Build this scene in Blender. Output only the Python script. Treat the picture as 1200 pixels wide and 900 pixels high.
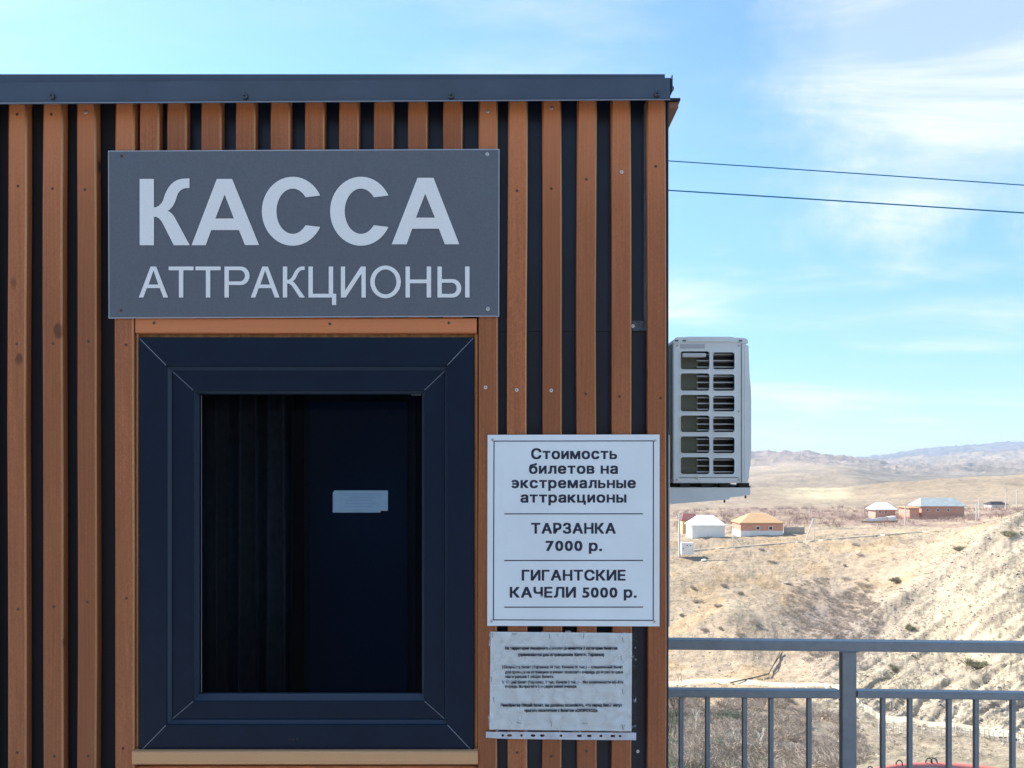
import bpy, bmesh, math, random
import numpy as np
from mathutils import Vector, Matrix, noise
random.seed(7); rng = np.random.default_rng(7)
S = bpy.context.scene
COL = S.collection
for o in list(bpy.data.objects): bpy.data.objects.remove(o)
R = math.radians

# ------------------------------------------------------------------ camera, sky, sun
F = 900.0; DC = 1.58; ZC = 1.65; HY = 541.0          # focal in photo pixels, distance to the front, eye height, horizon row
cam = bpy.data.cameras.new('camera'); co = bpy.data.objects.new('camera', cam); COL.objects.link(co)
co.location = (0, -DC, ZC); co.rotation_euler = (R(90), 0, 0)
cam.sensor_width = 36; cam.lens = 36*F/1200; cam.shift_y = (HY-450)/1200
cam.clip_start = .05; cam.clip_end = 60000
S.camera = co
SUN_DIR = Vector((-.62, .42, .66)).normalized()       # towards the sun: behind the kiosk, to the left
w = bpy.data.worlds.new('World'); S.world = w; w.use_nodes = True
N = w.node_tree.nodes; L = w.node_tree.links; N.clear()
out = N.new('ShaderNodeOutputWorld'); bg = N.new('ShaderNodeBackground'); bg.inputs[1].default_value = .11
sky = N.new('ShaderNodeTexSky'); sky.sky_type = 'NISHITA'; sky.sun_disc = False
sky.sun_elevation = math.asin(SUN_DIR.z); sky.sun_rotation = math.atan2(SUN_DIR.x, SUN_DIR.y)
sky.air_density = 1.0; sky.dust_density = .15; sky.ozone_density = 1.6; sky.altitude = 900
tc = N.new('ShaderNodeTexCoord')
def wn(t, **k):
    n = N.new(t)
    for a, b in k.items(): n.inputs[a.replace('_', ' ')].default_value = b
    return n
sep = N.new('ShaderNodeSeparateXYZ'); L.new(tc.outputs['Generated'], sep.inputs[0])
# clouds: direction projected on a flat layer overhead, so they flatten towards the horizon
def wm(op, a, b=None, c=None):
    n = N.new('ShaderNodeMath'); n.operation = op
    for k, v in enumerate((a, b, c)):
        if v is None: continue
        if isinstance(v, (int, float)): n.inputs[k].default_value = v
        else: L.new(v, n.inputs[k])
    return n.outputs[0]
def wr(a, lo, hi, x=0., y=1.):
    n = N.new('ShaderNodeMapRange'); n.interpolation_type = 'SMOOTHSTEP'; L.new(a, n.inputs[0])
    for k, v in enumerate((lo, hi, x, y)): n.inputs[k+1].default_value = v
    return n.outputs[0]
zmx = wm('MAXIMUM', wm('ADD', sep.outputs[2], .16), .08)
dv = N.new('ShaderNodeVectorMath'); dv.operation = 'DIVIDE'
cb = N.new('ShaderNodeCombineXYZ'); [L.new(zmx, cb.inputs[i]) for i in range(3)]
L.new(tc.outputs['Generated'], dv.inputs[0]); L.new(cb.outputs[0], dv.inputs[1])
def cloud(loc, rot, sc, scale, detail, rough, dist, lo, hi):
    mp = N.new('ShaderNodeMapping'); L.new(dv.outputs[0], mp.inputs[0])
    mp.inputs['Location'].default_value = loc; mp.inputs['Rotation'].default_value = (0, 0, R(rot)); mp.inputs['Scale'].default_value = sc
    n1 = wn('ShaderNodeTexNoise', Scale=scale, Detail=detail, Roughness=rough, Distortion=dist); L.new(mp.outputs[0], n1.inputs['Vector'])
    return wr(n1.outputs[0], lo, hi)
wisps = cloud((3.35, 1.1, 0), -20, (.75, 1.35, 0), 1.15, 9, .56, .35, .47, .78)
veil = cloud((1.7, 5.2, 0), 12, (.5, 1.9, 0), .8, 8, .6, .6, .44, .80)
streak = cloud((8.2, 2.4, 0), -38, (.7, 2.2, 0), 1.5, 9, .62, .5, .36, .62)
# one large bank of cloud high on the right
bk = N.new('ShaderNodeVectorMath'); bk.operation = 'DISTANCE'; nb = wn('ShaderNodeTexNoise', Scale=3.6, Detail=10., Roughness=.66); L.new(tc.outputs['Generated'], nb.inputs['Vector'])
nbs = N.new('ShaderNodeVectorMath'); nbs.operation = 'MULTIPLY_ADD'; L.new(nb.outputs[1], nbs.inputs[0]); nbs.inputs[1].default_value = (.42, .42, .50)
L.new(tc.outputs['Generated'], nbs.inputs[2]); L.new(nbs.outputs[0], bk.inputs[0]); bk.inputs[1].default_value = (.475+.21, .78+.21, .445+.25)
bank = wr(bk.outputs['Value'], .27, .11, 0., 1.)
cfac = wm('MINIMUM', wm('ADD', wm('ADD', wm('MULTIPLY', wisps, .75), wm('MULTIPLY', veil, .25)), wm('MULTIPLY', wm('MULTIPLY', bank, wm('MULTIPLY_ADD', streak, .62, .38)), .85)), .96)
cfac = wm('MULTIPLY', cfac, wr(sep.outputs[2], -.01, .05))
hz_ = N.new('ShaderNodeMix'); hz_.data_type = 'RGBA'; L.new(wr(sep.outputs[2], -.06, .40), hz_.inputs[0])
hz_.inputs[6].default_value = (.29, .36, .37, 1); hz_.inputs[7].default_value = (.565, .70, .735, 1)
tint = N.new('ShaderNodeMix'); tint.data_type = 'RGBA'; tint.blend_type = 'MULTIPLY'; tint.inputs[0].default_value = 1
L.new(hz_.outputs[2], tint.inputs[7]); L.new(sky.outputs[0], tint.inputs[6])
mixc = N.new('ShaderNodeMix'); mixc.data_type = 'RGBA'; L.new(cfac, mixc.inputs[0])
L.new(tint.outputs[2], mixc.inputs[6]); mixc.inputs[7].default_value = (2.75, 2.85, 2.95, 1)
L.new(mixc.outputs[2], bg.inputs[0]); L.new(bg.outputs[0], out.inputs[0])
sl = bpy.data.lights.new('sun', 'SUN'); sl.energy = 2.75; sl.angle = R(.5); sl.color = (1, .945, .86)
so = bpy.data.objects.new('sun', sl); COL.objects.link(so); so.rotation_euler = SUN_DIR.to_track_quat('Z', 'Y').to_euler()
so.location = (-20, 10, 30)
S.view_settings.view_transform = 'Standard'; S.view_settings.look = 'None'
S.view_settings.exposure = 1.9; S.view_settings.gamma = 1; S.view_settings.use_curve_mapping = False
S.render.engine = 'CYCLES'; S.cycles.max_bounces = 8; S.cycles.volume_bounces = 0
S.cycles.transparent_max_bounces = 12; S.cycles.caustics_reflective = False; S.cycles.caustics_refractive = False

# ------------------------------------------------------------------ helpers
def P(px, py, Y=0.):                                   # photo pixel at world depth Y -> point
    d = Y+DC
    return Vector(((px-600)/F*d, Y, ZC-(py-HY)/F*d))
def tag(o, label, cat=None, group=None, kind=None):
    if label: o['label'] = label
    if cat: o['category'] = cat
    if group: o['group'] = group
    if kind: o['kind'] = kind
    return o
def link(name, me, m=None, parent=None):
    o = bpy.data.objects.new(name, me); COL.objects.link(o)
    if m and not me.materials: me.materials.append(m)
    if parent:
        o.parent = parent; o.matrix_parent_inverse = parent.matrix_world.inverted() if False else Matrix.Translation(-parent.location)
    return o
def empty(name, loc, label, cat, group=None):
    o = bpy.data.objects.new(name, None); COL.objects.link(o); o.location = loc; o.empty_display_size = .1
    return tag(o, label, cat, group)
def smooth(me, on=True):
    me.polygons.foreach_set('use_smooth', [on]*len(me.polygons)); return me
def bm_mesh(name, bm):
    me = bpy.data.meshes.new(name); bmesh.ops.recalc_face_normals(bm, faces=bm.faces); bm.to_mesh(me); bm.free(); return me
def add_box(bm, x0, x1, y0, y1, z0, z1, bev=0, seg=2, axis=None):
    v = [bm.verts.new((x, y, z)) for x in (x0, x1) for y in (y0, y1) for z in (z0, z1)]
    fs = [bm.faces.new([v[i] for i in q]) for q in ((0, 1, 3, 2), (4, 6, 7, 5), (0, 4, 5, 1), (2, 3, 7, 6), (0, 2, 6, 4), (1, 5, 7, 3))]
    if bev:
        es = list({e for f in fs for e in f.edges})
        if axis is not None:
            es = [e for e in es if abs((e.verts[0].co-e.verts[1].co).normalized()[axis]) > .9]
        bmesh.ops.bevel(bm, geom=es, offset=bev, segments=seg, affect='EDGES', profile=.5)
def box(name, x0, x1, y0, y1, z0, z1, m, parent=None, bev=0, seg=2, axis=None):
    bm = bmesh.new(); add_box(bm, x0, x1, y0, y1, z0, z1, bev, seg, axis)
    return link(name, bm_mesh(name, bm), m, parent)
def pbox(name, px0, px1, py0, py1, Y0, Y1, m, parent=None, bev=0, seg=2, axis=None):   # front face outline in photo px at depth Y0
    a = P(px0, py0, Y0); b = P(px1, py1, Y0)
    return box(name, a.x, b.x, Y0, Y1, b.z, a.z, m, parent, bev, seg, axis)
def add_tube(bm, a, b, r0, r1=None, n=8, cap=True):
    a = Vector(a); b = Vector(b); r1 = r0 if r1 is None else r1
    q = (b-a).to_track_quat('Z', 'Y')
    A = []; B = []
    for i in range(n):
        t = 2*math.pi*i/n; u = q @ Vector((math.cos(t), math.sin(t), 0))
        A.append(bm.verts.new(a+u*r0)); B.append(bm.verts.new(b+u*r1))
    for i in range(n):
        j = (i+1) % n; bm.faces.new((A[i], A[j], B[j], B[i]))
    if cap: bm.faces.new(A[::-1]); bm.faces.new(B)
def tube(name, a, b, r0, r1, m, parent=None, n=8):
    bm = bmesh.new(); add_tube(bm, a, b, r0, r1, n); return link(name, bm_mesh(name, bm), m, parent)
def prism(name, pts, Y0, Y1, m, parent=None):          # polygon in x,z extruded in y
    bm = bmesh.new()
    a = [bm.verts.new((x, Y0, z)) for x, z in pts]; b = [bm.verts.new((x, Y1, z)) for x, z in pts]
    n = len(pts)
    bm.faces.new(a); bm.faces.new(b[::-1])
    for i in range(n): bm.faces.new((a[i], b[i], b[(i+1) % n], a[(i+1) % n]))
    return link(name, bm_mesh(name, bm), m, parent)
def _eval(ob, name):
    COL.objects.link(ob)
    me = bpy.data.meshes.new_from_object(ob.evaluated_get(bpy.context.evaluated_depsgraph_get()))
    me.name = name; d = ob.data; bpy.data.objects.remove(ob); bpy.data.curves.remove(d)
    return me
def loops_mesh(name, loops, thick):                    # closed loops (holes included) of x,z points -> solid plate, front at y=-thick/2
    c = bpy.data.curves.new(name, 'CURVE'); c.dimensions = '2D'; c.fill_mode = 'BOTH'; c.extrude = thick/2
    for lp in loops:
        s = c.splines.new('POLY'); s.points.add(len(lp)-1)
        for i, (x, z) in enumerate(lp): s.points[i].co = (x, z, 0, 1)
        s.use_cyclic_u = True
    me = _eval(bpy.data.objects.new(name, c), name)
    me.transform(Matrix(((1, 0, 0, 0), (0, 0, -1, 0), (0, 1, 0, 0), (0, 0, 0, 1))))
    return me
def plate(name, loops_px, Y, thick, m, parent=None):   # loops in photo px at front depth Y
    me = loops_mesh(name, [[(P(x, y, Y).x, P(x, y, Y).z) for x, y in lp] for lp in loops_px], thick)
    me.transform(Matrix.Translation((0, Y+thick/2, 0)))
    me.materials.clear()
    return link(name, me, m, parent)
_G = {}
def glyph(ch, res):
    """(vertices, faces, left, right) of one character, cap height .727, x-height .546"""
    if (ch, res) in _G: return _G[ch, res]
    st, xh = .082, .546
    def arc(cx, cy, rx, ry, a0, a1, n): return [(cx+rx*math.cos(R(a0+(a1-a0)*i/n)), cy+ry*math.sin(R(a0+(a1-a0)*i/n))) for i in range(n+1)]
    n = 10 if res > 1 else 5
    def soft(w): b = .165; return [[(0, 0)]+arc(w-b, b, b, b, -90, 90, n)+[(st, 2*b), (st, xh), (0, xh)], [(st, .07)]+arc(w-b, b, b-.075, b-.07, -90, 90, n)+[(st, 2*b-.07)]]
    lp = None
    if ch == 'н': lp = [[(0, 0), (st, 0), (st, .24), (.38, .24), (.38, 0), (.38+st, 0), (.38+st, xh), (.38, xh), (.38, .31), (st, .31), (st, xh), (0, xh)]]
    if ch == 'ь': lp = soft(.43)
    if ch == 'ы': lp = soft(.40)+[[(.50, 0), (.50+st, 0), (.50+st, xh), (.50, xh)]]
    if ch == 'э': lp = [arc(.21, .273, .245, .283, -142, 142, 2*n)+arc(.21, .273, .160, .208, 140, 13, n)+[(.08, .32), (.08, .243)]+arc(.21, .273, .160, .208, -10, -140, n)]
    if ch == 'Ц':  lp = [[(0, 0), (.50, 0), (.50, -.15), (.585, -.15), (.585, .075), (.53, .075), (.53, .727), (.44, .727), (.44, .075), (.09, .075), (.09, .727), (0, .727)]]
    if lp: me = loops_mesh('glyph', lp, 0.); inv = 1
    else:
        c = bpy.data.curves.new('glyph', 'FONT'); c.body = ch; c.resolution_u = res; me = _eval(bpy.data.objects.new('glyph', c), 'glyph'); inv = 0
    nv = len(me.vertices); v = np.zeros(nv*3); me.vertices.foreach_get('co', v); v = v.reshape(-1, 3)
    if inv: v = v[:, [0, 2, 1]]
    fs = [tuple(p.vertices) for p in me.polygons]; bpy.data.meshes.remove(me)
    if not nv: r_ = (v, [], 0., .26)
    else: r_ = (v, fs, float(v[:, 0].min()), float(v[:, 0].max()))
    _G[ch, res] = r_; return r_
def text(name, s, px0, px1, base, cap, Y, m, parent=None, bold=0., spacing=.12, rot=0.):
    """One line of lettering fitted between px0 and px1, baseline row and capital height in photo px."""
    res = 3 if cap > 8 else 1; V = []; Fs = []; pen = 0.
    for ch in s:
        v, fs, l, r_ = glyph(ch, res)
        if ch == ' ': pen += .24+spacing*.5; continue
        k = len(V); V += [(x-l+pen, z) for x, z, _ in v]; Fs += [tuple(i+k for i in f) for f in fs]; pen += (r_-l)+spacing
    V = np.array(V); x0, x1 = V[:, 0].min(), V[:, 0].max()
    a = P(px0, base, Y); b = P(px1, base, Y); sx = (b.x-a.x)/(x1-x0); sz = cap/F*(Y+DC)/.727
    X = a.x+(V[:, 0]-x0)*sx; Z = a.z+V[:, 1]*sz
    e = bold*cap/F*(Y+DC); AV = []; AF = []
    for i, (dx, dz) in enumerate(((0, 0), (-e, -e*.7), (e, -e*.7), (-e, e*.7), (e, e*.7), (-e, 0), (e, 0)) if bold else ((0, 0),)):
        k = len(AV); AV += [(x+dx, Y-.00003*i, z+dz) for x, z in zip(X, Z)]; AF += [tuple(q+k for q in f) for f in Fs]
    me = bpy.data.meshes.new(name); me.from_pydata(AV, [], AF); me.update()
    return link(name, me, m, parent)

# ------------------------------------------------------------------ materials
def M(name, col, rough=.6, metal=0., var=0., vscale=8., bump=0., bscale=60., stretch=(1, 1, 1), spec=.5, dirt=None, coat=0.):
    m = bpy.data.materials.new(name); m.use_nodes = True; nt = m.node_tree; n = nt.nodes; l = nt.links
    b = n['Principled BSDF']; b.inputs['Roughness'].default_value = rough; b.inputs['Metallic'].default_value = metal
    b.inputs['Base Color'].default_value = (*col, 1); b.inputs['Specular IOR Level'].default_value = spec
    b.inputs['Coat Weight'].default_value = coat; b.inputs['Coat Roughness'].default_value = .2
    if var or bump or dirt:
        g = n.new('ShaderNodeNewGeometry'); mpn = n.new('ShaderNodeMapping'); l.new(g.outputs['Position'], mpn.inputs[0])
        mpn.inputs['Scale'].default_value = stretch
    if var or dirt:
        t = n.new('ShaderNodeTexNoise'); t.inputs['Scale'].default_value = vscale; t.inputs['Detail'].default_value = 6
        t.inputs['Roughness'].default_value = .65; l.new(mpn.outputs[0], t.inputs['Vector'])
        mr = n.new('ShaderNodeMapRange'); l.new(t.outputs[0], mr.inputs[0])
        mr.inputs[1].default_value = .3; mr.inputs[2].default_value = .7; mr.inputs[3].default_value = 0; mr.inputs[4].default_value = 1
        mx = n.new('ShaderNodeMix'); mx.data_type = 'RGBA'; l.new(mr.outputs[0], mx.inputs[0])
        mx.inputs[6].default_value = tuple(c*(1-var) for c in col)+(1,)
        mx.inputs[7].default_value = (tuple(min(1, c*(1+var)) for c in col) if not dirt else dirt)+(1,)
        l.new(mx.outputs[2], b.inputs['Base Color'])
    if bump:
        t2 = n.new('ShaderNodeTexNoise'); t2.inputs['Scale'].default_value = bscale; t2.inputs['Detail'].default_value = 5
        l.new(mpn.outputs[0], t2.inputs['Vector'])
        bp = n.new('ShaderNodeBump'); bp.inputs['Strength'].default_value = bump; bp.inputs['Distance'].default_value = .002
        l.new(t2.outputs[0], bp.inputs['Height']); l.new(bp.outputs[0], b.inputs['Normal'])
    return m

def wood(name, c0, c1, vertical=True, rough=.5):
    m = bpy.data.materials.new(name); m.use_nodes = True; nt = m.node_tree; n = nt.nodes; l = nt.links
    b = n['Principled BSDF']; b.inputs['Specular IOR Level'].default_value = .4
    g = n.new('ShaderNodeNewGeometry'); oi = n.new('ShaderNodeObjectInfo')
    off = n.new('ShaderNodeVectorMath'); off.operation = 'SCALE'; off.inputs[0].default_value = (7, 13, 5); l.new(oi.outputs['Random'], off.inputs['Scale'])
    ad = n.new('ShaderNodeVectorMath'); l.new(g.outputs['Position'], ad.inputs[0]); l.new(off.outputs[0], ad.inputs[1])
    def mapped(sc):
        k = n.new('ShaderNodeMapping'); l.new(ad.outputs[0], k.inputs[0]); k.inputs['Scale'].default_value = sc if vertical else (sc[2], sc[1], sc[0]); return k
    def nz(k, scale, det=6, rg=.6, dist=0.):
        t = n.new('ShaderNodeTexNoise'); l.new(k.outputs[0], t.inputs['Vector'])
        t.inputs['Scale'].default_value = scale; t.inputs['Detail'].default_value = det; t.inputs['Roughness'].default_value = rg; t.inputs['Distortion'].default_value = dist; return t
    grain = nz(mapped((1, 1, .045)), 150, 6, .7, .4)
    broad = nz(mapped((1, 1, .25)), 9, 4, .6)
    fine = nz(mapped((1, 1, .5)), 420, 3, .7)
    wv = n.new('ShaderNodeTexWave'); wv.bands_direction = 'X' if vertical else 'Z'; k = mapped((1, 1, .1)); l.new(k.outputs[0], wv.inputs['Vector'])
    wv.inputs['Scale'].default_value = 38; wv.inputs['Distortion'].default_value = 9; wv.inputs['Detail'].default_value = 3; wv.inputs['Detail Scale'].default_value = .6
    def mix(f, a, bb, blend='MIX'):
        x = n.new('ShaderNodeMix'); x.data_type = 'RGBA'; x.blend_type = blend
        if isinstance(f, float): x.inputs[0].default_value = f
        else: l.new(f, x.inputs[0])
        for s_, v in ((6, a), (7, bb)):
            if isinstance(v, tuple): x.inputs[s_].default_value = (*v, 1)
            else: l.new(v, x.inputs[s_])
        return x.outputs[2]
    def rng_(o_, a, bb, c=0., d=1.):
        r = n.new('ShaderNodeMapRange'); l.new(o_, r.inputs[0])
        for i, v in enumerate((a, bb, c, d)): r.inputs[i+1].default_value = v
        return r.outputs[0]
    base = mix(rng_(broad.outputs[0], .34, .66), c0, c1)
    base = mix(rng_(oi.outputs['Random'], 0, 1, 0, .9), base, tuple(x*.68 for x in c0))
    base = mix(rng_(grain.outputs[0], .36, .66, .0, .5), base, tuple(x*.5 for x in c0))
    base = mix(rng_(wv.outputs[0], .2, .9, 0, .08), base, tuple(min(1, x*1.35) for x in c1))
    base = mix(rng_(fine.outputs[0], .35, .65, 0, .55), base, tuple(x*.5 for x in c0))
    pt = rng_(g.outputs['Pointiness'], .52, .60, 0, .55); base = mix(pt, base, tuple(min(1, x*1.75) for x in c1))  # paler convex edges, an edge highlight put into the wood colour
    # knots and resin stains
    vo = n.new('ShaderNodeTexVoronoi'); k = mapped((1, 1, .55)); l.new(k.outputs[0], vo.inputs['Vector']); vo.inputs['Scale'].default_value = 9
    dn = nz(mapped((1, 1, 1)), 60, 3)
    su = n.new('ShaderNodeMath'); su.operation = 'MULTIPLY_ADD'; l.new(dn.outputs[0], su.inputs[0]); su.inputs[1].default_value = .06; l.new(vo.outputs['Distance'], su.inputs[2])
    base = mix(rng_(su.outputs[0], .095, .13, .85 if vertical else 0., 0.), base, tuple(x*.30 for x in c0))
    l.new(base, b.inputs['Base Color'])
    l.new(rng_(grain.outputs[0], .3, .7, rough-.08, rough+.14), b.inputs['Roughness'])
    bp = n.new('ShaderNodeBump'); bp.inputs['Strength'].default_value = .55; bp.inputs['Distance'].default_value = .0012
    l.new(grain.outputs[0], bp.inputs['Height']); l.new(bp.outputs[0], b.inputs['Normal'])
    return m
WOOD = wood('oiled_wood', (.40, .128, .046), (.57, .205, .078))
WOODE = wood('lit_slat_edge', (.60, .24, .10), (.78, .36, .17))  # right-hand slat bevels only: light from the right put into the colour
WOODH = wood('oiled_wood_header', (.41, .135, .052), (.50, .175, .068), vertical=False)
SILLW = wood('bare_wood_sill', (.46, .25, .115), (.56, .32, .155), vertical=False)
def panel_metal():
    m = M('navy_sheet_metal', (.028, .040, .062), .42, 0., .25, 3., .25, 30., spec=.6)
    return m
NAVY = M('navy_sheet_metal', (.008, .015, .030), .40, 0., .4, 4., .2, 30., spec=.35)
SCUFF = M('scuffed_navy_metal', (.03, .045, .07), .5, 0., 0, 70., .3, 200., (1, 1, .25), dirt=(.13, .15, .17))
TRIM = M('graphite_trim_metal', (.060, .082, .115), .34, .2, .12, 9., .12, 160.)
TRIME = M('trim_bare_edge', (.30, .33, .37), .4, .3)
WIN = M('window_profile_foil', (.005, .0145, .034), .34, 0, .12, 14., .25, 900., spec=.18)
GASK = M('black_rubber', (.008, .008, .010), .6)
LITBEV = M('lit_window_bevel', (.035, .055, .085), .3, 0, 0, spec=.7)  # bevels paler than the frame foil: the sky highlight is in the colour
WELD = M('light_weld_line', (.30, .36, .42), .5)
SIGN = M('grey_composite_panel', (.125, .145, .172), .48, .25, .10, 240., .12, 500.)
SIGNE = M('panel_cut_edge', (.42, .46, .52), .4, .3)
LET = M('silver_vinyl', (.84, .86, .86), .45, .0, .05, 300.)
LETE = M('navy_vinyl_edge', (.03, .055, .11), .5)
PRICE = M('pale_silver_plastic', (.80, .89, .94), .38, .1, .05, 5., .1, 400.)
INK = M('navy_ink', (.012, .018, .05), .55)
SCREW = M('zinc_screw', (.62, .62, .60), .32, .7)
SCREWD = M('dark_screw_recess', (.012, .010, .010), .7)
PAPER = M('white_paper', (.86, .95, .99), .75, 0, .03, 16., .6, 38.)
ACM = M('aircon_painted_steel', (.88, .92, .90), .42, 0, .06, 7., .08, 300.)
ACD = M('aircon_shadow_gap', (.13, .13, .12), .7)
COIL = M('condenser_coil', (.15, .15, .10), .5, .3, .3, 120., .6, 700., (1, 1, 8))
FIN = M('pale_inner_fin', (.62, .63, .60), .45)
RAILM = M('railing_grey_paint', (.24, .275, .305), .42, .25, .12, 30., .2, 260.)
TRUNK = M('grey_plastic_trunking', (.45, .47, .48), .5)
CURT = M('brown_curtain_cloth', (.14, .10, .085), .9, 0, .2, 40.)
INTW = M('dark_interior_wall', (.05, .065, .09), .7)
INTD = M('blue_interior_panel', (.028, .075, .15), .45)
CONC = M('deck_light_paving', (.42, .42, .42), .85, 0, .15, 3., .5, 40.)

def glass_mat():
    m = bpy.data.materials.new('window_glass'); m.use_nodes = True; n = m.node_tree.nodes; l = m.node_tree.links; n.clear()
    o = n.new('ShaderNodeOutputMaterial'); t = n.new('ShaderNodeBsdfTransparent'); t.inputs[0].default_value = (.55, .68, .80, 1)
    g = n.new('ShaderNodeBsdfGlossy'); g.inputs['Roughness'].default_value = .01
    fr = n.new('ShaderNodeFresnel'); fr.inputs[0].default_value = 1.34
    x = n.new('ShaderNodeMixShader'); l.new(fr.outputs[0], x.inputs[0]); l.new(t.outputs[0], x.inputs[1]); l.new(g.outputs[0], x.inputs[2]); l.new(x.outputs[0], o.inputs[0])
    return m
def sleeve_mat():
    m = bpy.data.materials.new('clear_plastic_sleeve'); m.use_nodes = True; n = m.node_tree.nodes; l = m.node_tree.links; n.clear()
    o = n.new('ShaderNodeOutputMaterial'); t = n.new('ShaderNodeBsdfTransparent'); t.inputs[0].default_value = (1, 1, 1, 1)
    g = n.new('ShaderNodeBsdfGlossy'); g.inputs['Roughness'].default_value = .16
    d = n.new('ShaderNodeBsdfDiffuse'); d.inputs[0].default_value = (.95, .97, 1, 1)
    lw = n.new('ShaderNodeFresnel'); lw.inputs[0].default_value = 1.2
    geo = n.new('ShaderNodeNewGeometry'); mpn = n.new('ShaderNodeMapping'); l.new(geo.outputs['Position'], mpn.inputs[0]); mpn.inputs['Scale'].default_value = (1, 1, 1)
    tn = n.new('ShaderNodeTexNoise'); tn.inputs['Scale'].default_value = 26; tn.inputs['Detail'].default_value = 5; tn.inputs['Distortion'].default_value = 1.6; l.new(mpn.outputs[0], tn.inputs['Vector'])
    bp = n.new('ShaderNodeBump'); bp.inputs['Strength'].default_value = .7; bp.inputs['Distance'].default_value = .004; l.new(tn.outputs[0], bp.inputs['Height'])
    l.new(bp.outputs[0], g.inputs[1+1] if len(g.inputs) > 2 and g.inputs[2].name == 'Normal' else g.inputs['Normal']); l.new(bp.outputs[0], lw.inputs['Normal'])
    r = n.new('ShaderNodeMapRange'); l.new(tn.outputs[0], r.inputs[0]); r.inputs[1].default_value = .58; r.inputs[2].default_value = .68; r.inputs[3].default_value = .0; r.inputs[4].default_value = .34  # white streaks: glints on the wrinkles put into the colour
    x1 = n.new('ShaderNodeMixShader'); l.new(r.outputs[0], x1.inputs[0]); l.new(t.outputs[0], x1.inputs[1]); l.new(d.outputs[0], x1.inputs[2])
    x = n.new('ShaderNodeMixShader'); l.new(lw.outputs[0], x.inputs[0]); l.new(x1.outputs[0], x.inputs[1]); l.new(g.outputs[0], x.inputs[2]); l.new(x.outputs[0], o.inputs[0])
    return m
GLASS = glass_mat(); SLEEVE = sleeve_mat()

# ------------------------------------------------------------------ terrain: heights from surveyed columns
COLS = {   # bearing column (photo x) -> (depth m, line-of-sight row)
 780: [(3, 1900), (14, 960), (40, 925), (60, 900), (80, 860), (100, 826), (110, 808), (118, 804), (130, 788), (148, 745), (163, 705), (172, 684), (180, 673), (187, 664), (194, 647), (204, 635), (215, 630), (260, 619), (350, 605), (500, 592), (800, 581), (1300, 570), (2200, 556), (3200, 541), (3900, 535), (5000, 541), (9000, 541)],
 860: [(3, 1900), (14, 960), (40, 925), (60, 900), (80, 862), (100, 826), (110, 808), (118, 804), (130, 788), (141, 748), (150, 714), (157, 706), (164, 700), (173, 675), (185, 655), (193, 643), (200, 634), (212, 627), (260, 617), (350, 603), (500, 590), (800, 578), (1300, 567), (2200, 552), (3200, 538), (3900, 534), (5000, 540), (9000, 541)],
 930: [(3, 1900), (14, 960), (40, 925), (60, 902), (80, 868), (98, 835), (110, 812), (118, 807), (130, 790), (143, 752), (152, 726), (162, 702), (174, 673), (186, 650), (192, 640), (198, 632), (212, 625), (260, 615), (350, 601), (500, 588), (800, 576), (1300, 563), (2200, 548), (3200, 534), (3800, 531), (5000, 536), (9000, 539)],
 990: [(3, 1900), (12, 930), (30, 915), (60, 903), (78, 880), (92, 852), (104, 826), (112, 812), (122, 798), (134, 770), (148, 738), (160, 706), (172, 668), (184, 645), (190, 634), (197, 628), (212, 622), (260, 613), (350, 600), (500, 587), (700, 577), (1300, 562), (2200, 549), (3200, 541), (4500, 539), (9000, 540)],
 1050: [(3, 1900), (12, 930), (30, 915), (60, 903), (80, 880), (92, 858), (104, 840), (115, 815), (128, 776), (140, 738), (150, 705), (159, 684), (168, 668), (176, 652), (187, 636), (195, 626), (212, 620), (260, 612), (350, 602), (450, 592), (600, 578), (800, 562), (1100, 566), (1600, 562), (2500, 556), (4500, 546), (7500, 532), (9000, 536)],
 1100: [(3, 1900), (12, 930), (30, 915), (60, 905), (80, 885), (92, 862), (96, 858), (104, 845), (115, 815), (125, 780), (135, 742), (145, 704), (155, 668), (162, 650), (170, 645), (178, 640), (188, 632), (198, 624), (215, 618), (260, 611), (350, 602), (450, 592), (600, 574), (780, 558), (1100, 566), (1600, 562), (2500, 556), (4500, 544), (7500, 524), (9000, 530)],
 1150: [(3, 1900), (12, 930), (30, 915), (60, 905), (78, 888), (90, 870), (94, 866), (103, 850), (113, 808), (123, 766), (133, 720), (143, 680), (152, 642), (160, 622), (168, 617), (180, 617), (200, 614), (260, 609), (350, 600), (450, 591), (600, 572), (760, 555), (1100, 565), (1600, 560), (2500, 554), (4500, 541), (7500, 521), (9000, 527)],
 1200: [(3, 1900), (12, 930), (30, 915), (60, 905), (75, 894), (88, 878), (93, 873), (103, 850), (112, 802), (122, 752), (132, 704), (142, 660), (150, 625), (157, 606), (165, 603), (200, 604), (260, 603), (350, 597), (450, 589), (600, 570), (740, 553), (1100, 563), (1600, 558), (2500, 552), (4500, 538), (7500, 518), (9000, 524)],
}
LD = np.linspace(math.log(3), math.log(9000), 900)
PXG = np.arange(700, 1301, 5.)
keys = sorted(COLS); tab = []
for k in keys:
    d = np.array([a for a, b in COLS[k]], float); y = np.array([b for a, b in COLS[k]], float)
    slope = np.interp(LD, np.log(d), (y-HY)/F)
    tab.append(ZC-slope*np.exp(LD))
tab = np.array(tab)
Z2 = np.stack([np.interp(PXG, keys, tab[:, j]) for j in range(len(LD))], 1)      # [px, d]
def gsm(a, s, ax):
    r = int(3*s); kx = np.exp(-.5*(np.arange(-r, r+1)/s)**2); kx /= kx.sum()
    pad = [(0, 0), (0, 0)]; pad[ax] = (r, r); a = np.pad(a, pad, mode='edge')
    return np.apply_along_axis(lambda v: np.convolve(v, kx, 'valid'), ax, a)
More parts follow.
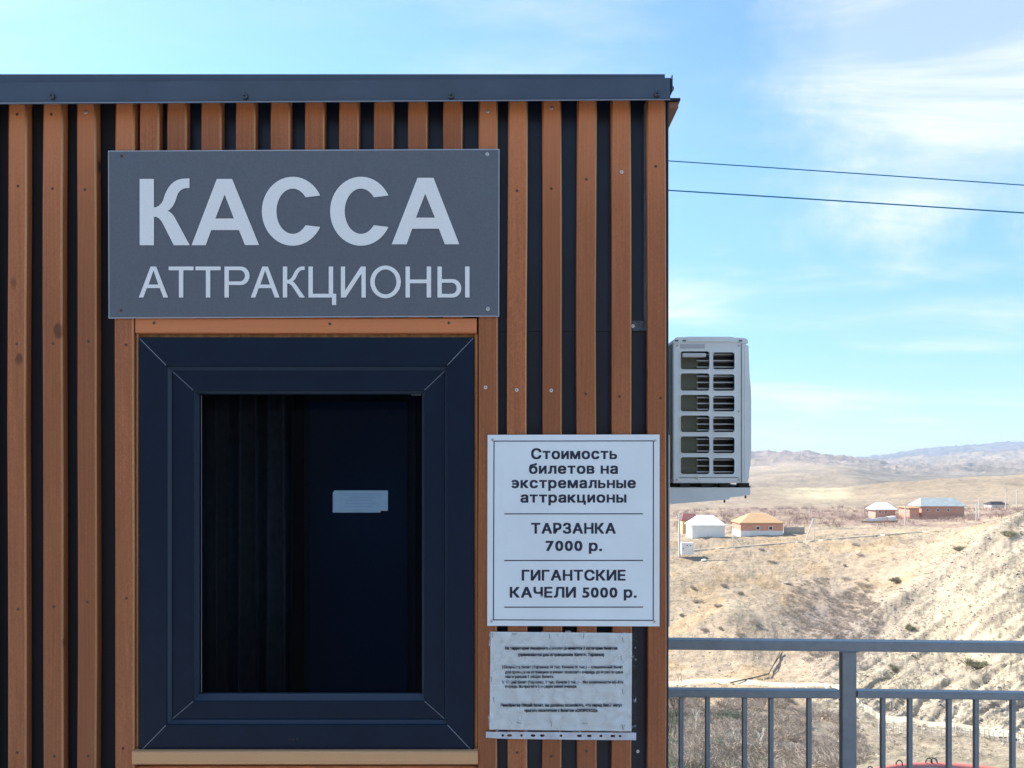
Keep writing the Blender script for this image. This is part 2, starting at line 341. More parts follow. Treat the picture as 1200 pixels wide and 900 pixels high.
Z2 = gsm(gsm(Z2, 2.4, 1), 2.2, 0)
def sstep(a, b, x):
    t = np.clip((x-a)/(b-a), 0, 1); return t*t*(3-2*t)
def base_z(x, y):
    """Smooth ground height at world x, y (arrays)."""
    yy = y+DC; r = np.hypot(x, yy); th = np.degrees(np.arctan2(x, yy))
    tc_ = np.clip(th, 6.5, 37.5); px = 600+F*np.tan(np.radians(tc_)); d = np.maximum(r*np.cos(np.radians(tc_)), 3.001)
    fi = np.clip((np.log(d)-LD[0])/(LD[1]-LD[0]), 0, len(LD)-1.001); pi = np.clip((px-700)/5, 0, len(PXG)-1.001)
    i = fi.astype(int); j = pi.astype(int); a = fi-i; b = pi-j
    z = (Z2[j, i]*(1-a)+Z2[j, i+1]*a)*(1-b)+(Z2[j+1, i]*(1-a)+Z2[j+1, i+1]*a)*b
    back = sstep(75, 130, np.abs(th-22))
    zb = -.4+.75*np.maximum(0, r-14)*np.exp(-r/90.)
    return z*(1-back)+zb*back
def bumps(x, y):
    d = math.hypot(x, y+DC)
    v = Vector((x, y, 0))
    a = min(1., max(0, (d-8)/40.))
    h = noise.fractal(v*.022, 1.0, 2.1, 5)*1.1*a
    h += noise.fractal(v*.10+Vector((9, 3, 1)), .9, 2.2, 4)*.60*a
    if d < 320: h += noise.fractal(v*.45+Vector((2, 8, 5)), .8, 2.1, 4)*.17*a
    if d > 420:
        k = min(1, (d-420)/500.); far = float(sstep(2300, 3300, d))
        w_ = Vector((x, y*.7, 0))
        h += noise.fractal(w_*.0030+Vector((4, 1, 0)), .8, 2.1, 6)*k*(9+13*far)
        h += (noise.ridged_multi_fractal(w_*.0042+Vector((1, 7, 2)), .9, 2.1, 6, 1., 2.)-1.25)*(4.5*k+26*far)
    return h
def ribs(x, y, px, d):
    """Slanting rock ribs on the right-hand slope."""
    k = float(sstep(-15, 40, px-(1140-(d-105)*2.2*0-0)) if False else 0)
    return k
def slope_mask(px, row):
    """0..1 inside the rocky band / grassy slope that rises to the right; works on bearing and sight row."""
    line = 760-(px-940)*.66                                # ridge line of the slope
    return float(sstep(-6, 22, (row-line)))*float(sstep(930, 985, px))*float(1-sstep(842, 862, row-(px-1100)*.2))
def full_z(x, y):
    x_ = np.atleast_1d(np.asarray(x, float)); y_ = np.atleast_1d(np.asarray(y, float))
    z = base_z(x_, y_)
    out_ = np.empty_like(z)
    for i in range(len(z)):
        d = y_[i]+DC; h = bumps(x_[i], y_[i])
        if 85 < d < 185 and x_[i] > 0:
            px = 600+F*x_[i]/d; row = HY-(z[i]-ZC)/d*F; k = slope_mask(px, row)
            if k > 0:
                aa = row-(760-(px-940)*.66)
                h += .7*k*noise.fractal(Vector((aa*.085, px*.012, 5.)), .8, 2.1, 3)+1.1*k*math.exp(-((aa-14)/11)**2)
                u = Vector((x_[i]*.16+z[i]*.05, (y_[i]*.35-x_[i]*.25)*.4, z[i]*.1))
                h += k*(noise.ridged_multi_fractal(u, .8, 2.2, 5, 1., 2.)-1.2)*.36
                h += k*noise.fractal(Vector((x_[i]*.5, y_[i]*1.3, z[i]*.5)), .7, 2.2, 3)*.20
        out_[i] = z[i]+h
    return out_ if np.ndim(x) else float(out_[0])
th_f = np.concatenate([np.linspace(-180, 4, 74)[:-1], np.linspace(4, 10.5, 14)[:-1], np.linspace(10.5, 35.5, 430), np.linspace(35.5, 60, 40)[1:], np.linspace(60, 180, 46)[1:-1]])
rr = np.concatenate([[.01, 1.5], np.geomspace(3, 50, 70)[:-1], np.geomspace(50, 300, 400)[:-1], np.geomspace(300, 9500, 420)])
TH, RR = np.meshgrid(np.radians(th_f), rr, indexing='ij')
X = RR*np.sin(TH); Y = RR*np.cos(TH)-DC
ZB = base_z(X.ravel(), Y.ravel()).reshape(X.shape)
ZF = full_z(X.ravel(), Y.ravel()).reshape(X.shape)
nT, nR = X.shape
verts = np.stack([X, Y, ZF], -1).reshape(-1, 3)
ii, jj = np.meshgrid(np.arange(nT), np.arange(nR-1), indexing='ij')
i2 = (ii+1) % nT
quads = np.stack([ii*nR+jj, ii*nR+jj+1, i2*nR+jj+1, i2*nR+jj], -1).reshape(-1, 4)
me = bpy.data.meshes.new('ground'); me.vertices.add(len(verts)); me.vertices.foreach_set('co', verts.ravel())
me.loops.add(quads.size); me.loops.foreach_set('vertex_index', quads.ravel())
me.polygons.add(len(quads)); me.polygons.foreach_set('loop_start', np.arange(0, quads.size, 4)); me.update(); me.validate()
smooth(me)
# ---- what the ground is made of, by place
D = Y+DC; PXv = np.where(D > 1, 600+F*X/np.maximum(D, 1), 0); ROW = HY-(ZB-ZC)/np.maximum(D, 1)*F
PXv = np.where((D > 1), PXv, -999)
C = np.zeros(X.shape+(3,)); C[:] = (.47, .365, .255)                                      # dry sandy soil
def paint(mask, col, s=1.):
    mm = (np.clip(mask, 0, 1)*s)[..., None]; C[:] = C*(1-mm)+np.array(col)*mm
nzv = np.array([noise.noise(Vector((a*.03, b*.03, 7))) for a, b in zip(X.ravel(), Y.ravel())]).reshape(X.shape)
nz2 = np.array([noise.noise(Vector((a*.11, b*.11, 17))) for a, b in zip(X.ravel(), Y.ravel())]).reshape(X.shape)
paint(sstep(0, .35, nzv+.5*nz2), (.41, .34, .25), .8)
paint(sstep(60, 95, RR)*(1-sstep(195, 230, D))*sstep(.05, .3, nz2-nzv*.3), (.52, .37, .215), .7)
slopem = sstep(-6, 14, ROW-(760-(PXv-940)*.66))*sstep(940, 985, PXv)*(1-sstep(-4, 4, ROW-(858+(PXv-1100)*.15)))*(D < 200)*(D > 80)
paint(slopem, (.42, .35, .265), .92)                                                      # grey shaly band
yellow = sstep(-4, 10, ROW-(752-(PXv-1050)*.74))*slopem
paint(yellow, (.49, .41, .29), .9)
paint(yellow*sstep(-.05, .25, nz2+nzv*.5), (.40, .345, .275), .6)
streak_ = np.array([noise.fractal(Vector(((r_-(760-(p_-940)*.66))*.10, p_*.013, 2.)), .8, 2.1, 4) if m_ > .01 else 0. for r_, p_, m_ in zip(ROW.ravel(), PXv.ravel(), slopem.ravel())]).reshape(X.shape)
paint(slopem*sstep(.05, .45, streak_), (.35, .29, .215), .7)
paint(slopem*sstep(.1, .5, -streak_), (.54, .45, .32), .6)
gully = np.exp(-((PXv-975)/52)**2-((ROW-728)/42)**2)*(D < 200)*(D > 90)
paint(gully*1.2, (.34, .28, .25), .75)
nearb = (1-sstep(806, 822, 1640-ROW*1.))                                                  # rows below ~825: near brushy bank
nb = sstep(822, 838, ROW+nz2*14)*(1-sstep(960, 1005, PXv-(ROW-860)*.5))*(D < 115)*(D > 5)
paint(nb, (.27, .235, .185), .85)
nb2 = sstep(868, 884, ROW-(PXv-1100)*.12)*sstep(985, 1010, PXv)*(D < 100)*(D > 5)
paint(nb2, (.33, .28, .20), .8)
paint((ROW < 616)*(ROW > 594)*(D > 205)*(D < 420)*sstep(-.4, .2, nzv+nz2), (.33, .22, .18), .75)   # reddish orchards
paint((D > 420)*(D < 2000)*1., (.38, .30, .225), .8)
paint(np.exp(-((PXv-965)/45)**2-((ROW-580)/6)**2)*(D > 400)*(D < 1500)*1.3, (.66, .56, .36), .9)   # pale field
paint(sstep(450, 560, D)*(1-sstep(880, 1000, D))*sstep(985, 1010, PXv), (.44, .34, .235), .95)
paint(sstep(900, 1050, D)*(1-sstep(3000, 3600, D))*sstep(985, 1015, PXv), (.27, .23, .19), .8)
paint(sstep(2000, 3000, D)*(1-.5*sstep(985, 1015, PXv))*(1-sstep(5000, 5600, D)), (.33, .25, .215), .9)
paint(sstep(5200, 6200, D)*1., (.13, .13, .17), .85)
paint((np.abs(TH) > R(75))*(RR > 12)*1., (.45, .40, .33), .9)
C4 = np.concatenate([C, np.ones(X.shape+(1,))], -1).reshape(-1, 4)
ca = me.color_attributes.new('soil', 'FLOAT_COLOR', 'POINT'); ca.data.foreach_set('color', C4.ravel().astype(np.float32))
def ground_mat():
    m = bpy.data.materials.new('ground_soil'); m.use_nodes = True; n = m.node_tree.nodes; l = m.node_tree.links
    b = n['Principled BSDF']; b.inputs['Roughness'].default_value = .95; b.inputs['Specular IOR Level'].default_value = .1
    at = n.new('ShaderNodeVertexColor'); at.layer_name = 'soil'; g = n.new('ShaderNodeNewGeometry')
    cur = at.outputs[0]
    for sc, det, lo, hi, a, c in ((.9, 8, .40, .66, 1.08, .74), (.16, 6, .35, .65, 1.08, .84), (4.5, 5, .42, .64, 1.04, .80), (.012, 8, .35, .65, 1.06, .78), (.002, 8, .38, .62, 1.1, .72)):
        mpn = n.new('ShaderNodeMapping'); l.new(g.outputs['Position'], mpn.inputs[0]); mpn.inputs['Scale'].default_value = (.45, .8, 1.5); mpn.inputs['Rotation'].default_value = (0, R(32), 0)
        t = n.new('ShaderNodeTexNoise'); t.inputs['Scale'].default_value = sc; t.inputs['Detail'].default_value = det; t.inputs['Roughness'].default_value = .68; l.new(mpn.outputs[0], t.inputs['Vector'])
        r = n.new('ShaderNodeMapRange'); l.new(t.outputs[0], r.inputs[0])
        for i, v in enumerate((lo, hi, a, c)): r.inputs[i+1].default_value = v
        x = n.new('ShaderNodeVectorMath'); x.operation = 'SCALE'; l.new(cur, x.inputs[0]); l.new(r.outputs[0], x.inputs['Scale']); cur = x.outputs[0]
    l.new(cur, b.inputs['Base Color'])
    t = n.new('ShaderNodeTexNoise'); t.inputs['Scale'].default_value = 1.6; t.inputs['Detail'].default_value = 8; t.inputs['Roughness'].default_value = .7; l.new(g.outputs['Position'], t.inputs['Vector'])
    bp = n.new('ShaderNodeBump'); bp.inputs['Strength'].default_value = .9; bp.inputs['Distance'].default_value = .35; l.new(t.outputs[0], bp.inputs['Height']); l.new(bp.outputs[0], b.inputs['Normal'])
    return m
me.materials.append(ground_mat())
tag(link('ground', me), 'dry sandy valley rising to brown hills and blue mountains', kind='structure')

def gp(px, d, dz=0.):                                  # point on the ground at bearing column px, depth d
    x = (px-600)/F*d; y = d-DC
    return Vector((x, y, full_z(x, y)+dz))

# deck the kiosk stands on
bm = bmesh.new(); add_box(bm, -14, 3.6, -9, .80, -3.8, 0); add_box(bm, -14, .335, .80, 3.3, -3.8, -.004)
tag(link('pavement', bm_mesh('pavement', bm), CONC), 'concrete terrace under the kiosk and railing', kind='structure')

# added dark booth behind the camera, unseen, sized to keep the window reflection dark
bm = bmesh.new(); add_box(bm, -2.9, -.1, -6.0, -3.8, 0, 2.14); add_box(bm, -2.96, -.04, -6.1, -3.72, 2.14, 2.2); [add_box(bm, x, x+.05, -3.8, -3.77, 0, 2.14) for x in np.arange(-2.85, -1.45, .2)]
tag(link('reflection_blocker', bm_mesh('reflection_blocker', bm), M('dark_blocker_finish', (.012, .016, .024), .6)), 'unseen dark booth added behind the camera to keep the window glass dark', kind='structure')
# ------------------------------------------------------------------ the kiosk
k0 = Vector((-1.0, 1.2, 0))
kiosk = empty('ticket_kiosk', k0, 'ticket kiosk clad in vertical brown wooden slats over navy metal with a dark window', 'kiosk')
XR = P(781, 541, 0).x; XL = -3.3; YB = .0225; ZT = P(600, 108, 0).z
box('wall_panel', XL, P(736, 0, YB).x-.001, YB, YB+.03, .0, ZT, NAVY, kiosk)      # placeholder, cut by the window below
bpy.data.objects.remove(bpy.data.objects['wall_panel'])
# sheet behind the slats, with the window opening left free, upper and lower sheets meeting at a lap joint
def sheet(px0, px1, py0, py1, Yf, m=NAVY, name='wall_panel'):
    return pbox(name, px0, px1, py0, py1, Yf, YB+.03, m, kiosk)
zlap = 388
sheet(-1240, 159.5, 100, 1600, YB, M('dim_left_sheet', (.004, .004, .007), .8)); sheet(559.5, 783.4, 100, zlap, YB-.002); sheet(559.5, 783.4, zlap, 1600, YB)  # left sheet blacker: the dim reflection on that side is in its colour
sheet(159.5, 559.5, 100, 393.5, YB); sheet(159.5, 559.5, 886, 1600, YB)
s_ = sheet(741, 757.5, 376, 387.4, YB-.0035, SCUFF, 'scuffed_patch')
s_ = sheet(754.6, 757.6, 122, 376, YB-.006, SCUFF, 'panel_edge')
box('side_wall', XR-.03, XR-.002, YB+.03, 2.8, 0, ZT, NAVY, kiosk)
box('side_wall', XL, XL+.03, YB+.03, 2.8, 0, ZT, NAVY, kiosk)
box('rear_wall', XL, XR-.002, 2.8, 2.83, 0, ZT, NAVY, kiosk)
box('inner_floor', XL+.03, XR-.03, YB+.03, 2.8, .004, .05, INTW, kiosk)
box('roof', XL-.02, XR-.004, -.004, 2.86, ZT, ZT+.035, TRIM, kiosk)
# corner flashing and side board
pbox('corner_flashing', 781.2, 783.4, 118, 1600, .001, .03, NAVY, kiosk)
bm = bmesh.new()
pts = [(783.6, 119.5), (795, 119.5), (795, 126), (783.6, 126)]
a = [P(x, y, .004) for x, y in pts]
va = [bm.verts.new(p) for p in a]; vb = [bm.verts.new((p.x, 2.8, p.z)) for p in a]
bm.faces.new(va); bm.faces.new(vb[::-1]); [bm.faces.new((va[i], vb[i], vb[(i+1) % 4], va[(i+1) % 4])) for i in range(4)]
link('eave_board', bm_mesh('eave_board', bm), wood('dark_eave_wood', (.16, .07, .045), (.22, .10, .06)), kiosk)
a = P(782, 114.6, -.002); b = P(797.5, 117.8, -.002)
box('drip_edge', a.x, b.x, -.002, 2.82, b.z, a.z, NAVY, kiosk, .0008)

def slat(name, x0, x1, y0, y1, m=WOOD, rot=None, Y0=0., bev=.0032, thick=.0215, curve=0.):
    a = P(x0, y0, Y0); b = P(x1, y1, Y0); cx = (a.x+b.x)/2; cz = (a.z+b.z)/2; hw = (b.x-a.x)/2; hh = (a.z-b.z)/2
    bm = bmesh.new(); add_box(bm, -hw, hw, 0, thick, -hh, hh, bev, 3, 2 if hh > hw else 0)
    bmesh.ops.subdivide_edges(bm, edges=[e for e in bm.edges if abs(e.verts[0].co.z-e.verts[1].co.z) > hh], cuts=10) if hh > hw else None
    ph = random.random()*6
    if hh > hw:
        for v in bm.verts: v.co.x += .0011*math.sin(v.co.z*3.1+ph)*curve+.0007*math.sin(v.co.z*7.3+ph*2)*curve
    me = smooth(bm_mesh(name, bm), True)
    for p in me.polygons:
        p.use_smooth = max(abs(p.normal.x), abs(p.normal.y), abs(p.normal.z)) < .97
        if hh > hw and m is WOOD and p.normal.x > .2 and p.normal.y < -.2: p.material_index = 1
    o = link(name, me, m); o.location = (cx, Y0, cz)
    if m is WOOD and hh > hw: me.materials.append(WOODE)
    o.parent = kiosk; o.matrix_parent_inverse = Matrix.Translation(-k0)
    return o
FULL = [(-153, -130), (-113, -90), (-72, -49), (-31.5, -8.5), (8.8, 30.5), (50, 73.5), (90, 112.5), (594.8, 618), (635.7, 658.3), (676.3, 699.3), (717, 740), (758.8, 781)]
SHORT = [(163.2, 186), (195.5, 218.5), (235.6, 259.4), (276, 299.2), (316.8, 339.8), (357, 380), (397, 420.3), (437.6, 460.6), (478, 501), (519, 542)]
slats = {}
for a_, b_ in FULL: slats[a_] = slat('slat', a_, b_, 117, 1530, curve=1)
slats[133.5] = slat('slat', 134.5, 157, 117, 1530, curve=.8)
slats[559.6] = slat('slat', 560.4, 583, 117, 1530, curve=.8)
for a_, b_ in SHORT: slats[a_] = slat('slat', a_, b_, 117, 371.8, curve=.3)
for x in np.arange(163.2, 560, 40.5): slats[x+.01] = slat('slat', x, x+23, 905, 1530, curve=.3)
hb = slat('header_board', 158.6, 558.6, 372.3, 390.3, WOODH, Y0=.001)
sb = slat('sill_board', 154.5, 560, 880.5, 896.5, SILLW, Y0=-.007)
slat('lower_board', 158.5, 559.6, 897.6, 905, WOODH, Y0=.012, thick=.017)
slat('reveal_strip', 158.2, 161.6, 391, 880, WOOD, Y0=.006, thick=.0165)
slat('reveal_strip', 555.6, 560, 391, 880, WOOD, Y0=.009, thick=.02)
foam = M('foam_sealant', (.56, .34, .15), .9, 0, .4, 90., .9, 120.)
slat('reveal_strip', 160.2, 557, 391.0, 396.5, foam, Y0=.017, thick=.012)
# roof edge flashing: a strip with a small hemmed lip, faintly out of level
bm = bmesh.new()
def flash_pts(px, top, bot):
    return [P(px, top, -.025), P(px, bot-2.4, -.025), P(px, bot-.8, -.030), P(px, bot, -.030), P(px, bot, -.012), P(px, top+1, .05)]
Aa = [bm.verts.new(p) for p in flash_pts(-1240, 106, 130)]; Bb = [bm.verts.new(p) for p in flash_pts(785.5, 91.2, 117.6)]
for p_ in (Aa, Bb): pass
for i in range(len(Aa)): bm.faces.new((Aa[i], Bb[i], Bb[(i+1) % 6], Aa[(i+1) % 6]))
bm.faces.new(Aa[::-1]); bm.faces.new(Bb)
fl = link('roof_flashing', bm_mesh('roof_flashing', bm), TRIM, kiosk)
bm = bmesh.new(); a = P(-700, 124.3, -.0302); b = P(785.3, 116.3, -.0302)
q = [bm.verts.new(p) for p in (a, b, b+Vector((0, 0, -.0016)), a+Vector((0, 0, -.0016)))]
q2 = [bm.verts.new(v.co+Vector((0, -.0008, 0))) for v in q]
bm.faces.new(q2); [bm.faces.new((q[i], q[(i+1) % 4], q2[(i+1) % 4], q2[i])) for i in range(4)]
link('flashing_lip', bm_mesh('flashing_lip', bm), TRIME, kiosk)
bm = bmesh.new(); a = P(785.6, 91, -.012); c_ = P(785.6, 106, -.012)
add_box(bm, a.x, a.x+.0025, -.024, 2.82, P(0, 113, 0).z, a.z, .0006); link('end_cap', bm_mesh('end_cap', bm), TRIM, kiosk)

def screw_mesh(name, r, dome, rec):
    bm = bmesh.new(); n = 12; prev = None
    prof = [(r, 0), (r*.92, -dome*.6), (r*.6, -dome), (r*.30, -dome), (r*.25, -dome*.2)]
    for rad, y in prof:
        ring = [bm.verts.new((rad*math.cos(2*math.pi*i/n), y, rad*math.sin(2*math.pi*i/n))) for i in range(n)]
        if prev: [bm.faces.new((prev[i], prev[(i+1) % n], ring[(i+1) % n], ring[i])) for i in range(n)]
        prev = ring
    f = bm.faces.new(prev); f.material_index = 1
    me = bm_mesh(name, bm); me.materials.append(rec[0]); me.materials.append(rec[1])
    me.polygons[len(me.polygons)-1].material_index = 1
    return me
SC_L = screw_mesh('screw', .0040, .0012, (SCREW, SCREWD)); SC_D = screw_mesh('screw', .0030, .0007, (M('rusty_screw', (.13, .07, .04), .6, .3), SCREWD))
SC_F = screw_mesh('screw', .0062, .005, (M('painted_hex_screw', (.06, .075, .10), .3, .4), TRIM))
SC_S = screw_mesh('screw', .0048, .0012, (SCREW, SCREWD))
def screw(me, px, py, Y, parent):
    o = bpy.data.objects.new('screw', me); COL.objects.link(o); o.location = P(px, py, Y)
    o.rotation_euler = (0, random.random()*6, 0); o.parent = parent
    root = parent
    o.matrix_parent_inverse = (Matrix.Translation(root.location) if root.parent is None else Matrix.Translation(root.location) ).inverted() if root.parent is None else (Matrix.Translation(root.location)).inverted()
    return o
for px, py, lt in [(20, 134, 0), (21, 218, 0), (19.5, 403, 0), (21, 714, 0), (20, 882, 0), (60, 134, 0), (61.5, 221, 0), (62, 402.5, 0), (63, 711, 0), (63.5, 886, 0),
                   (100.5, 131.5, 1), (99.5, 222, 0), (103.5, 400, 0), (102, 705.5, 0), (103, 886, 0), (147.5, 404, 0), (148, 701, 0), (144, 877, 0), (571.5, 130.5, 1), (569, 454, 1),
                   (606, 223.5, 0), (605.5, 457, 1), (646.5, 126.5, 1), (646, 221, 0), (646, 457.5, 1), (687, 210, 0), (686.5, 461.5, 0), (728.5, 201.5, 1), (726, 464.5, 0), (768.5, 195, 0), (774, 466.5, 0), (606, 882, 0), (646, 886, 0), (687, 880, 0)]:
    ks = [k for k in slats if k-1 < px < k+25 and (k < 160 or k > 559)]
    host = slats[min(ks, key=lambda k: abs(k+11-px))]
    o = bpy.data.objects.new('screw', SC_L if lt else SC_D); COL.objects.link(o)
    o.parent = host; o.location = P(px, py, -.0002)-host.location; o.matrix_parent_inverse = Matrix.Identity(4)
for px, py, p_ in [(180.5, 378.5, hb), (386.5, 379.5, hb), (526, 378.5, hb)]:
    o = bpy.data.objects.new('screw', SC_D); COL.objects.link(o); o.parent = p_; o.location = P(px, py, .0008)-p_.location
for px, py in [(61.5, 113.2), (287.5, 113.4), (529, 113), (769.5, 110.8), (-170, 114)]:
    o = bpy.data.objects.new('screw', SC_F); COL.objects.link(o); o.parent = kiosk; o.location = P(px, py, -.0255)-k0
o = bpy.data.objects.new('screw', SC_F); COL.objects.link(o); o.parent = kiosk; o.location = P(786.6, 104, .01)-k0; o.rotation_euler = (0, 0, R(90))
o = bpy.data.objects.new('screw', SC_L); COL.objects.link(o); o.parent = kiosk; o.location = P(747.5, 880.5, YB-.001)-k0
o = bpy.data.objects.new('screw', SC_L); COL.objects.link(o); o.parent = kiosk; o.location = P(741.6, 382, YB-.005)-k0

# ---- window: mitred frame and sash profiles
win = bpy.data.objects.new('window', None); COL.objects.link(win); win.parent = kiosk; win.location = P(359, 640, 0)-k0
W0 = k0+win.location
def wpart(o):
    o.parent = win; o.matrix_parent_inverse = Matrix.Translation(-W0); return o
def ring_profile(name, rects, mat, soft=()):
    """rects: list of (x0,x1,y0,y1,Y) rings in px from outside in; four mitred rails."""
    C4_ = [[P(x0, y0, Yy), P(x1, y0, Yy), P(x1, y1, Yy), P(x0, y1, Yy)] for x0, x1, y0, y1, Yy in rects]
    for s in range(4):
        bm = bmesh.new(); t = (s+1) % 4
        A_ = [bm.verts.new(c[s]) for c in C4_]; B_ = [bm.verts.new(c[t]) for c in C4_]
        for i in range(len(A_)-1):
            fc = bm.faces.new((A_[i], B_[i], B_[i+1], A_[i+1])); fc.material_index = 1 if i in soft else 0
        me = bm_mesh(name, bm)
        o = link(name, me, mat); me.materials.append(LITBEV); wpart(o)
        md = o.modifiers.new('soft', 'BEVEL'); md.width = .0012; md.segments = 2; md.limit_method = 'ANGLE'; md.angle_limit = R(20)
YW = .004
ring_profile('frame_rail', [(163, 555.3, 395.4, 882, YB+.05), (163, 555.3, 395.4, 882, YW), (194.5, 524.3, 428, 849.6, YW), (196.5, 523.2, 430, 848, YW+.003), (201.5, 521.6, 434.3, 843.2, YW+.012)], WIN, (3,))
ring_profile('sash_rail', [(199.5, 523, 432.2, 845.2, YW+.016), (201.8, 521.2, 434.6, 842.6, YW+.0115), (226.3, 497.6, 457, 822, YW+.0115), (227.6, 496.8, 458.5, 820.8, YW+.0135), (232.6, 494.8, 461.4, 813.2, YW+.027), (234.5, 494.2, 462.3, 811.4, YW+.0285), (234.8, 494.1, 462.5, 811.3, YW+.05)], WIN, (3,))
g = pbox('glass', 232, 496, 460, 813, YW+.033, YW+.037, GLASS); wpart(g)
# welded mitres
def strip(name, p0, p1, Yy, wd, m, parent=None):
    a = P(*p0, Yy); b = P(*p1, Yy); d = (b-a).normalized(); nn = Vector((-d.z, 0, d.x))*wd/2
    bm = bmesh.new(); v = [bm.verts.new(p) for p in (a-nn, b-nn, b+nn, a+nn)]; v2 = [bm.verts.new(q_.co+Vector((0, -.0004, 0))) for q_ in v]
    bm.faces.new(v2); [bm.faces.new((v[i], v[(i+1) % 4], v2[(i+1) % 4], v2[i])) for i in range(4)]
    return link(name, bm_mesh(name, bm), m, parent)
for p0, p1 in [((164, 397), (194.6, 428)), ((554.5, 396.2), (524.2, 428)), ((164, 881), (194.5, 849.8)), ((554.5, 881.4), (524.4, 849.6))]:
    wpart(strip('weld_seam', p0, p1, YW-.0002, .0009, WELD))
for p0, p1 in [((202, 435), (226.5, 457.4)), ((521, 435), (497.4, 457.3)), ((202, 842.4), (226.5, 821.8)), ((521, 842.4), (497.4, 821.6))]:
    wpart(strip('weld_seam', p0, p1, YW+.0112, .0007, WELD))
for x in (339, 343.5, 348.5):
    wpart(pbox('drain_hole', x-1.3, x+1.3, 865, 867.6, YW-.0003, YW+.001, GASK))
wpart(strip('glass_spacer', (236.2, 463.5), (236.2, 811), YW+.0325, .0012, M('steel_spacer', (.35, .38, .42), .35, .6)))
wpart(strip('glass_spacer', (482, 462.9), (493.6, 462.9), YW+.0325, .0012, bpy.data.materials['steel_spacer']))

# ---- inside the kiosk
def curtain():
    bm = bmesh.new(); x0 = P(214, 0, .30).x; x1 = P(345, 0, .30).x; n = 150; zt = 2.2; zb = .5
    top = []; bot = []
    for i in range(n+1):
        t = i/n; x = x0+(x1-x0)*t; y = .30+.022*math.sin(t*2*math.pi*8.5)+.008*math.sin(t*41+1)
        top.append(bm.verts.new((x, y, zt))); bot.append(bm.verts.new((x+.01*math.sin(t*30), y*1.02, zb)))
    for i in range(n): bm.faces.new((top[i], top[i+1], bot[i+1], bot[i]))
    return bm
me = bm_mesh('curtain', curtain()); me = smooth(me)
o = link('curtain', me, CURT); md = o.modifiers.new('cloth', 'SOLIDIFY'); md.thickness = .0015
tag(o, 'brown pleated curtain hanging behind the left half of the window glass', 'curtain')
pd = empty('interior_cabinet', P(420, 700, .62), 'dark blue cabinet standing inside behind the right half of the window', 'cabinet')
a = P(362, 470, .60); b = P(478, 900, .60)
box('door', a.x, b.x, .60, .62, .3, a.z, INTD, pd, .003)
box('carcass', a.x-.02, b.x+.02, .622, 1.0, .05, a.z+.02, INTW, pd, .003)
# slip of paper taped inside the pane
ps = empty('paper_notice', P(422, 588, YW+.031), 'small white paper slip with printed lines stuck to the window glass', 'notice')
GP = M('pale_blue_slip', (.17, .27, .36), .7, 0, .08, 60.)
pbox('paper', 391.5, 454.5, 574.8, 598.6, YW+.0305, YW+.0308, GP, ps); pbox('paper', 390, 446, 576.4, 600.6, YW+.0315, YW+.0318, GP, ps)  # second, offset sheet is the slip's double reflection, built as paper
for i, y in enumerate((579, 582.5, 586, 589.5, 593)):
    pbox('printed_line', 402+(i*7) % 9, 446-(i*5) % 11, y, y+1.1, YW+.0301, YW+.0303, M('faded_ink', (.13, .22, .34), .7) if i == 0 else bpy.data.materials['faded_ink'], ps)

# ------------------------------------------------------------------ KACCA sign
YS = -.005
sg = empty('office_sign', P(356, 274, YS), 'large grey sign lettered КАССА АТТРАКЦИОНЫ above the window', 'sign')
plate('sign_board', [[(127.3, 177.3), (584.6, 175.2), (584.2, 370.2), (127.8, 372.4)]], YS, .004, SIGN, sg)
plate('board_edge', [[(126.7, 176.6), (585.3, 174.5), (584.9, 370.9), (127.2, 373.1)], [(127.6, 177.6), (584.3, 175.5), (583.9, 369.9), (128.1, 372.1)]], YS-.0002, .0036, SIGNE, sg)
def q8(pts): return [(150+x/5, 190+y/5) for x, y in pts]
def bez(p0, p1, p2, n=8): return [((1-t)**2*p0[0]+2*t*(1-t)*p1[0]+t*t*p2[0], (1-t)**2*p0[1]+2*t*(1-t)*p1[1]+t*t*p2[1]) for t in [i/n for i in range(n+1)]]
Kp = [(68, 98), (152, 98), (152, 265)]+bez((155, 265), (185, 262), (205, 225))[1:]+bez((205, 225), (238, 98), (330, 96))[1:]+[(360, 95), (360, 152)]+bez((352, 152), (305, 150), (288, 195))[1:]+bez((288, 195), (268, 270), (232, 285))[1:]+bez((232, 285), (262, 295), (285, 345))[1:]+[(362, 487), (268, 487), (210, 372)]+bez((210, 372), (185, 318), (155, 320))[1:]+[(152, 321), (152, 487), (68, 487)]
Ap = [(520, 98), (610, 98), (768, 486), (685, 486), (650, 398), (488, 398), (455, 487), (372, 487)]; Ah = [(566, 190), (620, 330), (512, 330)]
def Cshape(cx, cy, rx, ry, w1, h1):
    a0 = R(27); a1 = R(333); n = 40; o_ = []; i_ = []
    for i in range(n+1):
        t = a0+(a1-a0)*i/n; o_.append((cx+rx*math.cos(t), cy-ry*math.sin(t)))
        t2 = R(38)+(R(322)-R(38))*i/n; i_.append((cx+w1*math.cos(t2), cy-h1*math.sin(t2)))
    return o_+i_[::-1]
C1 = [(300+x/4, 80+y/4) for x, y in Cshape(172, 670, 145, 162, 76, 106)]
C2 = [(x+80, y) for x, y in C1]
A2 = [(300+x/4, 80+y/4) for x, y in [(757, 513), (832, 513), (953, 825), (885, 825), (857, 752), (732, 752), (706, 825), (636, 825)]]; A2h = [(300+x/4, 80+y/4) for x, y in [(793, 588), (838, 700), (750, 700)]]
